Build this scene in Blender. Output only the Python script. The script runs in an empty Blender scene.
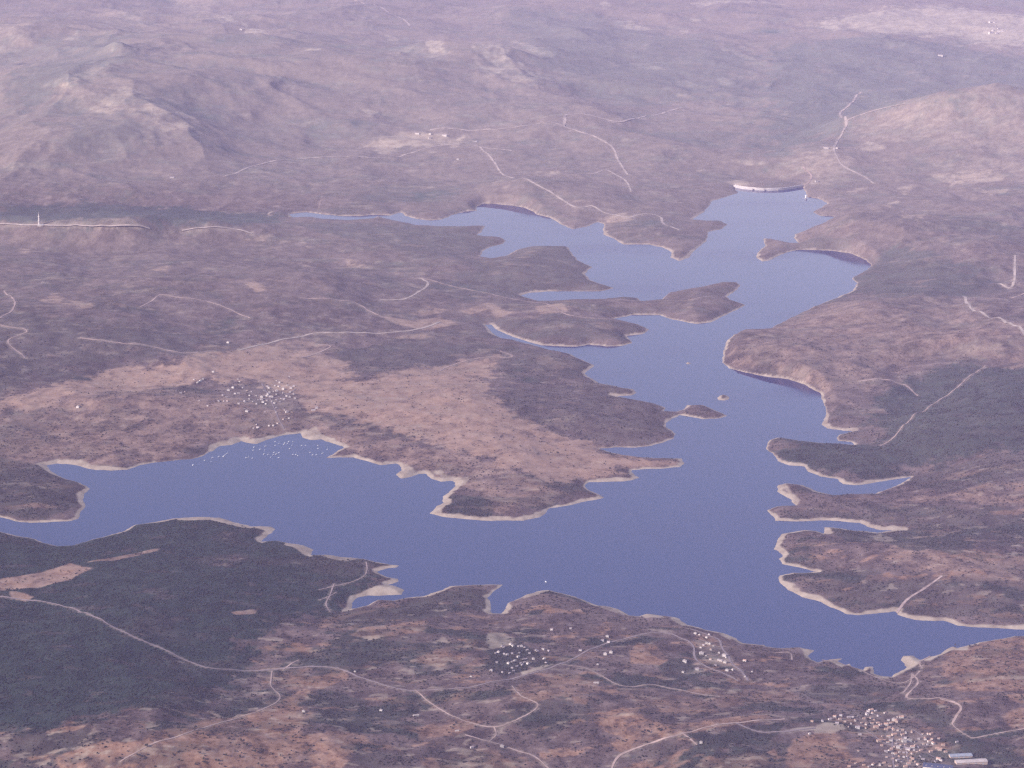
import bpy, math, random
import numpy as np
random.seed(7)
rng = np.random.default_rng(7)
R = math.radians
scene = bpy.context.scene
COL = scene.collection

# ------------------------------------------------------------------ camera
ALT, FPX, PITCH = 3000.0, 2400.0, R(15.7)
cp, sp = math.cos(PITCH), math.sin(PITCH)
cam_d = bpy.data.cameras.new('camera'); cam = bpy.data.objects.new('camera', cam_d); COL.objects.link(cam)
cam_d.sensor_width = 36.0; cam_d.lens = FPX / 1024 * 36.0
cam_d.clip_start = 10.0; cam_d.clip_end = 400000.0
cam.location = (0, 0, ALT); cam.rotation_euler = (R(90) - PITCH, 0, 0)
scene.camera = cam

def ray(p):
    """view direction towards photo points (n,2)"""
    p = np.asarray(p, float).reshape(-1, 2)
    u = (p[:, 0] - 512) / FPX; v = (384 - p[:, 1]) / FPX
    return np.stack([u, cp + v * sp, -sp + v * cp], 1)

def flat(p, z=0.0):
    """where the sight lines meet the level z (surveying the shoreline)"""
    d = ray(p); t = (z - ALT) / d[:, 2]
    return d[:, :2] * t[:, None]

# ------------------------------------------------------------------ noise
_perm = rng.permutation(256); _perm = np.concatenate([_perm, _perm, _perm])
_ang = rng.uniform(0, 2 * math.pi, 256); _gx, _gy = np.cos(_ang), np.sin(_ang)
def perlin(x, y):
    xi = np.floor(x).astype(np.int64); yi = np.floor(y).astype(np.int64)
    xf = x - xi; yf = y - yi
    u = xf * xf * xf * (xf * (xf * 6 - 15) + 10); v = yf * yf * yf * (yf * (yf * 6 - 15) + 10)
    def g(ix, iy, dx, dy):
        h = _perm[_perm[ix & 255] + (iy & 255)]
        return _gx[h] * dx + _gy[h] * dy
    a = g(xi, yi, xf, yf); b = g(xi + 1, yi, xf - 1, yf)
    c = g(xi, yi + 1, xf, yf - 1); d = g(xi + 1, yi + 1, xf - 1, yf - 1)
    return (a + u * (b - a)) * (1 - v) + (c + u * (d - c)) * v
def fbm(x, y, scale, octs=4, gain=0.5, off=0.0):
    s = np.zeros_like(x); a = 1.0; f = 1.0 / scale
    for k in range(octs):
        s += a * perlin(x * f + off + 17.3 * k, y * f + off * 1.7 + 9.1 * k); a *= gain; f *= 2.03
    return s * 1.4
def ridged(x, y, scale, octs=4, gain=0.5, off=0.0):
    s = np.zeros_like(x); a = 1.0; f = 1.0 / scale
    for k in range(octs):
        n = 1 - np.abs(perlin(x * f + off + 31.7 * k, y * f + off * 2.1 + 3.3 * k)) * 2.2
        s += a * n; a *= gain; f *= 2.1
    return s / 1.9
def sstep(a, b, x):
    t = np.clip((x - a) / (b - a), 0, 1); return t * t * (3 - 2 * t)

# ------------------------------------------------------------------ shoreline survey
SHORE = """-110,504 -60,511 0,517.3 15,521 30,523 50,522.3 72,520.8 78,517.8 80,512 85,506.5 83,500 84,494 89,489 85,485.3 77,482.3 67,479.5 59,475.3 50,470.3 46,465.3
57,463.5 72,464.5 85,467.8 95,469.8 112,470.5 127,469.5 140,465.3 155,462 175,460.3 190,459 202,456 212,451 220,446 232,444.8 241,441 250,443.5 256,444 268,439.5 281,436 293,434 301,433
303,437.8 310,440.3 321,439.5 331,442.8 342,446 345.5,447.8 338.5,450.3 331,455.3 327,458 338,457.3 353,457.8 366,461 381,465.3 396,463.5 400,466 401.5,470.3 397,474.5 401,478.5 413,477 420,474 426,473.5 430,477.8 441,481.5 453.5,481 455,486.5 448,492.8 441.5,496.5 445,502.8 437,506.5 428.5,513.5 441,516.5 463,519 491,521 508,520.3
524,521 539,517 547,512.8 549.5,508.5 567,505.3 584,501.5 597,499.8 604,497.8 599,494 589,490.3 584,485.3 589,482 607,481.5 624,481.5 634,480.3 640,477.8 634,474 632,470.3 642,469 662,468.5 679,467 685,462.8 682,458.3 667,458.3 647,457.8 627,455.3 612,452.8 599,448.5 617,447 632,447.8 649,446 664,442 674,438.5 676,434 673,431.5 666,426.5 666,422.8 674,417.8 680,415.3 687,416.5 704,419 719,418.5 727.5,416 724,413.5 714,409.8 703,405 687,404.8 684,409 677,411.5 664,411 665,407.8 652,402.8 634,399.5 619,397 612,395.8 632,395.3 636.5,392.8 634,389.5 622,387.8 612,385.3 599,383
587,375.8 584.5,373.3 594.5,365.8 584.5,360.8 567,353.3 549,350 532,345 512,339.5 502,338.5 491,332 484.8,324.5 491,324.5 496,329.5 506,334 512,336.5 527,341.5 542,345.3 557,346.3 577,346.5 589,344.5 607,346.5 622,345.8 632,342.8 631,340 626,335.8 644,334 648,329.5 637,324 624,321.5 612,319 620,317.5 632,315 660,315 672,319.5 697,324 712,322.5 724,315.8 739,308.3 746.5,305.3 730,299.5 727,297 735,291 740.5,285.5 737,282 724,282 706,286 682,290 669,293 665,297 662,299.5 642,301 637,298 622,297 604,299 574,299.5 552,301 539,301 527,298 520,295.5 532,292.5 549,291.3 574,291.3 602,291.3 614.5,287.8 602,284.5 590,280 585,273.5 592,267 584,263.5 579,261 573,255 569,249.5 567,246.5 549,246 532,246 517,250 506,255.8 491,258.3 481,256.5 482,252 490,247 502,244 505,240.8 500,237 486,236.5 476,235 482,231.5 485,225.8 466,226.5 443,226.5 418,225.3 403,222 388,219 378,216.4 371,219 348,220.3 323,219 311,217 293,217.5 288.5,214
306,212 321,214 341,216 361,216 373,214.8 391,215.5 401,212 406,216 416,219 431,220.3 442,219.5 453,214.5 466,211.5 476,210.8 477,205.8 484,203.5 496,204 512,205.5 524,207.5 532,211 537,214.5 549,217.5 562,224.5 573,229.5 587,226.5 597,222 604,224 603,229.5 603,234.5 612,238 624,244.5 649,244.5 662,247.5 672,252 671,257.5 679,261.5 689,257.5 697,248 707,240.8 708,232 722,229 727,224.5 721,220.8 707,220.8 692,219.5 703,212.5 707,208 712,200.8 724,197.5 737,193
734,186.7 740,188.2 750,189.4 762,190.2 775,190.2 788,189.2 803,186.6 806,192 808,197 818,198.3 828,203.3 822,207 813,212 820,215.8 835,216.5 828,220.8 810,228.3 795,234.5 794,238.3 800,243.5 795,244.5 780,240.8 773,239.5 764,238.3 765,245.8 757,253.3 756,258 762,261.5 768,260.8 775,257.5 788,252 800,249.5 818,250 835,251 850,253.5 863,258.5 871,264 871,267 863,272 852,278.3 857,283.3 853,290.8 835,298.3 813,307 793,317 778,324.5 768,329 762,330.8 752,332.5 734,334.5 726,342 723,352 722,362 729,368.3 744,372 762,376 788,379 805,385 820,392.8 822,399 827,411.5 822,424 827,428.5 843,430.8 854,431 840,434.5 836.8,437.8 838,441 851,442 855,445 836,443.5 818,442.8 798,440.3 778,437.3 769,440.3 766,449 772,452.8 778,461 790,465.3 805,466.5 809,471.5 820,476.5 838,479 843,484 855,485.3 873,482.8 898,479 912,477 900,484.5 888,489 875,493.3 850,494 835,495.3 818,491.5 803,485.3 785,483.5 778,485.3 777,491.5 790,499 795,505.3 778,506.5 770,509 766,510 773,516.5 775,521 798,521.5 823,520.3 843,521.5 860,522.8 868,527 880,530 902,530 878,532.5 855,530.5 838,528 824,527 824,534 819,531.5 805,530.3 783,534 777,540.3 775,549 783,555.3 778,559 783,564 805,569 818,572 793,572.8 780,575.3
778,577 779,582.3 788,589.8 803,597.3 818,601 833,608 845,613.5 860,615.5 875,613.5 895,611.8 897,615 915,619.8 930,621 943,621 958,625.5 980,627.3 1005,628.5 1024,629.3 1060,631 1110,632 1150,637 1090,640
1024,636 1014,636 1003,638.5 980,642 968,646 958,648.5 953,646.8 940,653.5 928,657 920,659.8 914,655.5 903,655.5 901.5,659.8 906,667 899,671 892,677 884,676 873,673.5 872,667 866,667 864,671 854,667 850,663 845,665 836,661 843,658.5 830,659.8 818,662 813,659.8 808,655.5 814,650.5 800,648 780,648.5 768,646.8 764,644.8 742,643.5 732,636 719,632.3 707,629.8 687,624.8 679,618.5 662,615.5 647,614 639,616 629,615.5 619,609.8 609,606.5 597,605.5 587,601.8 562,593 549,589.8 537,591.5 524,596.5 512,601.8 508,603.5 501,613.5 492,613.5 491,603.5 488,597.3 496,589.8 503,584.8 491,584.8 468,584.8 451,586.5 438,591.5 423,596 406,598 393,601 378,599.8 369,604.8 356,608.5 350,609.8 352,603.5 358,597.3 368,595.5 386,595.5 402,594.8 405,589.8 396,586 389,585 400,581.5 399,578.5 388,577 380,574 377,571.5 386,568.5 396,567.8 400,565.3 391,564.5 376,562 366,559 341,557 326,554.8 310,555.3 314,549.5 303,545.3 288,542.8 276,540.3 262,541.5 268,534.8 275,529 271,526.5 252,526.5 240,524 220,517.8 200,516.5 175,518.5 150,522.8 135,525.3 122,531.5 105,536.5 87,541.5 72,545.3 57,546.5 45,542.8 30,537.8 15,535.3 0,532 -60,526 -110,522"""
ISLETS = ["717,398 719,395.3 724,394.3 729,396.5 729.5,399 724,400.3 719,400", "685.5,363.3 688,362 691,363.3 688,364.3"]
def parse(s): return np.array([[float(c) for c in t.split(',')] for t in s.split()])
lake_poly = flat(parse(SHORE)); islet_polys = [flat(parse(s)) for s in ISLETS]

def inside(P, x, y):
    r = np.zeros(x.shape, bool); n = len(P)
    for i in range(n):
        x0, y0 = P[i]; x1, y1 = P[(i + 1) % n]
        if y0 == y1: continue
        c = (y0 > y) != (y1 > y)
        r ^= c & (x < (x1 - x0) * (y - y0) / (y1 - y0) + x0)
    return r
def dist(P, x, y):
    d2 = np.full(x.shape, 1e18, np.float64); n = len(P)
    for i in range(n):
        x0, y0 = P[i]; x1, y1 = P[(i + 1) % n]
        ex, ey = x1 - x0, y1 - y0; L = ex * ex + ey * ey + 1e-9
        t = np.clip(((x - x0) * ex + (y - y0) * ey) / L, 0, 1)
        np.minimum(d2, (x - x0 - t * ex) ** 2 + (y - y0 - t * ey) ** 2, out=d2)
    return np.sqrt(d2)
def lake_sd(x, y):
    d = dist(lake_poly, x, y); w = inside(lake_poly, x, y)
    for P in islet_polys:
        d = np.minimum(d, dist(P, x, y)); w &= ~inside(P, x, y)
    return np.where(w, -d, d)

# ------------------------------------------------------------------ terrain sheet (fan of rows, finer where it is near)
ys = [400.0]
while ys[-1] < 120000:
    y = ys[-1]
    if y < 6300: s = max(60, y * 0.04) if y < 3600 else 24
    elif y < 29000: s = max(5.5, y * y / (ALT * FPX) * 0.72)
    else: s = y * 0.03
    if y < 6300 < y + s: s = 6300.1 - y
    ys.append(y + s)
Y = np.array(ys)
tin = np.arange(-0.245, 0.2451, 0.00041)
o = [0.245]; s = 0.0006
while o[-1] < 0.95: s *= 1.035; o.append(o[-1] + s)
T = np.concatenate([-np.array(o[1:])[::-1], tin, np.array(o[1:])])
NI, NJ = len(Y), len(T)
GX = Y[:, None] * T[None, :]; GY = np.repeat(Y[:, None], NJ, 1)

def survey_sd():
    ci = np.unique(np.r_[np.arange(0, NI, 6), NI - 1]); cj = np.unique(np.r_[np.arange(0, NJ, 6), NJ - 1])
    c = lake_sd(GX[np.ix_(ci, cj)], GY[np.ix_(ci, cj)])
    tmp = np.stack([np.interp(np.arange(NJ), cj, c[k]) for k in range(len(ci))])
    fi = np.interp(np.arange(NI), ci, np.arange(len(ci))); i0 = np.minimum(fi.astype(int), len(ci) - 2); f = (fi - i0)[:, None]
    S = tmp[i0] * (1 - f) + tmp[i0 + 1] * f
    near = np.abs(S) < 190
    S[near] = lake_sd(GX[near], GY[near])
    return S
SD = survey_sd()
land = SD + (fbm(GX, GY, 90, 3) * 6.5 + fbm(GX, GY, 24, 2, off=6) * 2.5) * sstep(5500, 7000, GY) * (1 - 0.4 * sstep(0, 200, np.abs(SD)))
sdp = np.maximum(land, 0)

Z = 13 * (1 - np.exp(-sdp / 50)) + 55 * (1 - np.exp(-sdp / 900))
ramp = sstep(60, 1100, sdp); ramp2 = sstep(15, 220, sdp)
wx = GX + fbm(GX, GY, 900, 2, off=5) * 180; wy = GY + fbm(GX, GY, 900, 2, off=8) * 180
Z += ramp * (fbm(wx, wy, 1900, 3, off=2) * 45 + (ridged(wx, wy, 1500, 4, off=3) - .55) * 52)
Z += ramp2 * (ridged(wx, wy, 420, 3, off=11) - .55) * 13
far = sstep(14500, 19000, GY)
Z += far * (ridged(wx, wy, 2900, 4, .42, off=21) - .35) * 140
# single hills: photo x, y, level, half-width across, half-depth, added height
HILLS = [(20, 226, 120, 1000, 260, 95), (110, 228, 110, 700, 240, 80), (230, 232, 80, 500, 220, 50),
         (100, 80, 300, 1100, 1500, 230), (20, 30, 300, 1200, 1500, 230), (190, 130, 150, 700, 1000, 90), (280, 40, 250, 900, 1500, 170), (60, 150, 150, 500, 700, 90), (340, 60, 250, 1200, 1800, 130),
         (935, 118, 230, 620, 520, 190), (1010, 112, 260, 600, 600, 210), (1090, 130, 200, 700, 900, 160), (640, 80, 200, 1200, 1300, 80), (500, 60, 220, 1000, 1300, 80), (920, 20, 150, 2500, 2500, 90),
         (820, 160, 60, 260, 350, 60), (850, 225, 60, 420, 500, 45), (940, 235, 120, 600, 600, 60),
         (880, 320, 60, 600, 420, 45), (1010, 330, 100, 500, 500, 60), (960, 410, 100, 520, 420, 55), (1060, 460, 120, 500, 500, 60),
         (870, 545, 40, 260, 130, 14), (960, 560, 60, 400, 260, 35), (880, 455, 40, 260, 130, 18), (900, 508, 40, 300, 90, 22),
         (560, 190, 70, 500, 420, 45), (650, 230, 40, 250, 280, 22), (420, 255, 60, 420, 380, 24), (250, 290, 90, 800, 520, 50), (60, 320, 90, 700, 600, 50),
         (535, 262, 40, 240, 300, 22), (700, 300, 35, 180, 170, 14), (560, 330, 40, 240, 120, 16), (600, 420, 40, 280, 200, 22), (520, 370, 40, 220, 150, 14),
         (150, 620, 80, 520, 320, 40), (240, 545, 30, 260, 110, 12), (120, 725, 100, 420, 260, 50), (420, 640, 50, 320, 160, 22), (560, 615, 40, 200, 120, 14),
         (560, 720, 70, 420, 240, 26), (760, 720, 70, 300, 200, 22), (1000, 680, 60, 260, 200, 28), (330, 740, 90, 320, 200, 26),
         (110, 400, 60, 420, 240, 30), (390, 400, 50, 500, 260, 18), (790, 350, 40, 240, 200, 22)]
for px, py, z, a, b, h in HILLS:
    (hx, hy), = flat([(px, py)], z)
    Z += h * np.exp(-((wx - hx) / a) ** 2 - ((wy - hy) / b) ** 2) * sstep(20, 350, sdp)
gx, gy = flat([(-40, 208)], 0)[0]; g2 = flat([(285, 213)], 0)[0]
Z -= 45 * np.exp(-((GY - gy - (GX - gx) * (g2[1] - gy) / (g2[0] - gx)) / 200) ** 2) * sstep(0, 300, sdp) * (GX < g2[0] + 200)
dmx, dmy = flat([(768, 184)])[0]
Z -= 60 * np.exp(-((GX - dmx) / 190) ** 2 - ((GY - dmy - 150) / 130) ** 2) * (GY > dmy - 40)
for pts, zz, hh, ww in [('-20,150 28,132 62,98 85,80 110,67 120,52', 330, 150, 330), ('118,86 135,96 150,105 190,118 206,133', 300, 150, 260), ('30,60 45,50 62,36 92,44 112,52', 400, 130, 300), ('90,32 105,28 130,12 150,6', 450, 140, 320), ('205,2 235,20 262,34', 400, 110, 280), ('60,150 100,140 130,150', 200, 80, 220),
                        ('250,90 300,70 340,62', 300, 110, 320), ('470,45 512,60 552,80 600,97', 280, 120, 300), ('400,60 425,48 450,52', 300, 90, 260), ('560,110 620,125 700,128', 120, 60, 240), ('840,128 890,106 950,97 1030,92', 220, 70, 220), ('905,150 960,150 1040,165', 170, 70, 240)]:
    q = flat(parse(pts), zz); tt = np.s_[np.searchsorted(Y, 14500):np.searchsorted(Y, 34000), :]
    dd = np.full(GX[tt].shape, 1e9)
    for i in range(len(q) - 1):
        ex, ey = q[i + 1] - q[i]; l2 = ex * ex + ey * ey
        t = np.clip(((wx[tt] - q[i, 0]) * ex + (wy[tt] - q[i, 1]) * ey) / l2, 0, 1)
        dd = np.minimum(dd, np.hypot(wx[tt] - q[i, 0] - t * ex, (wy[tt] - q[i, 1] - t * ey) * .7))
    Z[tt] += .38 * hh * np.exp(-dd / (1.15 * ww)) * (.75 + .5 * ridged(wx[tt], wy[tt], 700, 3, off=101))
rm = sstep(.06, .11, GX / GY) * sstep(9000, 9800, GY) * sstep(15500, 13500, GY)
c2, s2 = math.cos(R(24)), math.sin(R(24))
Z += rm * sstep(40, 420, sdp) * (ridged((wx * c2 + wy * s2) * .42, -wx * s2 + wy * c2, 760, 4, .48, off=91) - .5) * 98
mr = np.exp(-((GX + .205 * GY) / (.20 * GY)) ** 2) * sstep(15200, 17500, GY)
ca, sa = math.cos(R(62)), math.sin(R(62))
Z += mr * (ridged((wx * ca + wy * sa) * 1.0, (-wx * sa + wy * ca) * .38, 1350, 4, .42, off=71) - .4) * 140
for px, py, rr, hh in [(783, 374, 62, 34), (812, 388, 24, 26), (845, 249, 48, 30), (866, 259, 18, 24), (512, 204, 52, 30), (530, 208, 20, 20), (372, 211, 20, 9), (590, 343, 70, 14), (735, 338, 30, 16)]:
    (qx, qy), = flat([(px, py)]); q = rr / FPX * qy
    Z += hh * sstep(4, 70, sdp) * np.exp(-((GX - qx) / q) ** 2 - ((GY - qy - 120) / (300 + q)) ** 2)
Z += ramp2 * fbm(GX, GY, 70, 2, off=40) * 2.2
Z = np.maximum(Z, np.minimum(sdp * 0.12, 3.0))
Z = np.where(land > 0, Z, np.maximum(land * 0.3, -30))

def zat(x, y):
    x = np.asarray(x, float); y = np.asarray(y, float)
    fi = np.clip(np.interp(y, Y, np.arange(NI)), 0, NI - 1.001); fj = np.clip(np.interp(x / y, T, np.arange(NJ)), 0, NJ - 1.001)
    i = fi.astype(int); j = fj.astype(int); a = fi - i; b = fj - j
    return (Z[i, j] * (1 - a) + Z[i + 1, j] * a) * (1 - b) + (Z[i, j + 1] * (1 - a) + Z[i + 1, j + 1] * a) * b
def sdat(x, y):
    i = np.clip(np.rint(np.interp(y, Y, np.arange(NI))).astype(int), 0, NI - 1); j = np.clip(np.rint(np.interp(x / y, T, np.arange(NJ))).astype(int), 0, NJ - 1)
    return land[i, j]
def ground(p):
    """first meeting of the sight lines with the terrain -> (n,3)"""
    d = ray(p); n = len(d)
    zt = np.linspace(700, -6, 420)
    t = (zt[None, :] - ALT) / d[:, 2:3]
    x = d[:, 0:1] * t; y = d[:, 1:2] * t
    dz = (ALT + d[:, 2:3] * t) - np.maximum(zat(x, y), 0)
    hit = dz <= 0; k = np.where(hit.any(1), hit.argmax(1), 419); k = np.maximum(k, 1)
    r = np.arange(n); f = dz[r, k - 1] / (dz[r, k - 1] - dz[r, k] + 1e-9)
    tt = t[r, k - 1] + f * (t[r, k] - t[r, k - 1])
    X, Yy = d[:, 0] * tt, d[:, 1] * tt
    return np.stack([X, Yy, np.maximum(zat(X, Yy), 0)], 1)

# ------------------------------------------------------------------ land cover (what grows where)
cover = {k: np.zeros((NI, NJ)) for k in ('forest', 'grass', 'bare', 'soil')}
n1 = fbm(GX, GY, 160, 4, 0.6, off=50); n2 = fbm(GX, GY, 45, 3, 0.6, off=60)
def patch(kind, pts, w=1.0, soft=25.0, rough=30.0, sub=False):
    P = ground(parse(pts))[:, :2] if isinstance(pts, str) else pts
    m = soft * 2 + rough * 2
    i0, i1 = np.searchsorted(Y, [P[:, 1].min() - m, P[:, 1].max() + m])
    tt = P[:, 0] / P[:, 1]; mm = m / P[:, 1].min()
    j0, j1 = np.searchsorted(T, [tt.min() * 1.0 - mm - 0.01, tt.max() + mm + 0.01])
    sl = np.s_[i0:i1, j0:j1]
    x, y = GX[sl], GY[sl]
    if x.size == 0: return
    d = dist(P, x, y); d = np.where(inside(P, x, y), d, -d)
    v = w * sstep(-soft, soft, d + rough * (n1[sl] + 0.5 * n2[sl]))
    c = cover[kind]
    if kind != 'forest' and w >= .78: cover['forest'][sl] *= 1 - v
    c[sl] = c[sl] * (1 - v / max(w, 1e-6)) if sub else np.maximum(c[sl], v)

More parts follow.
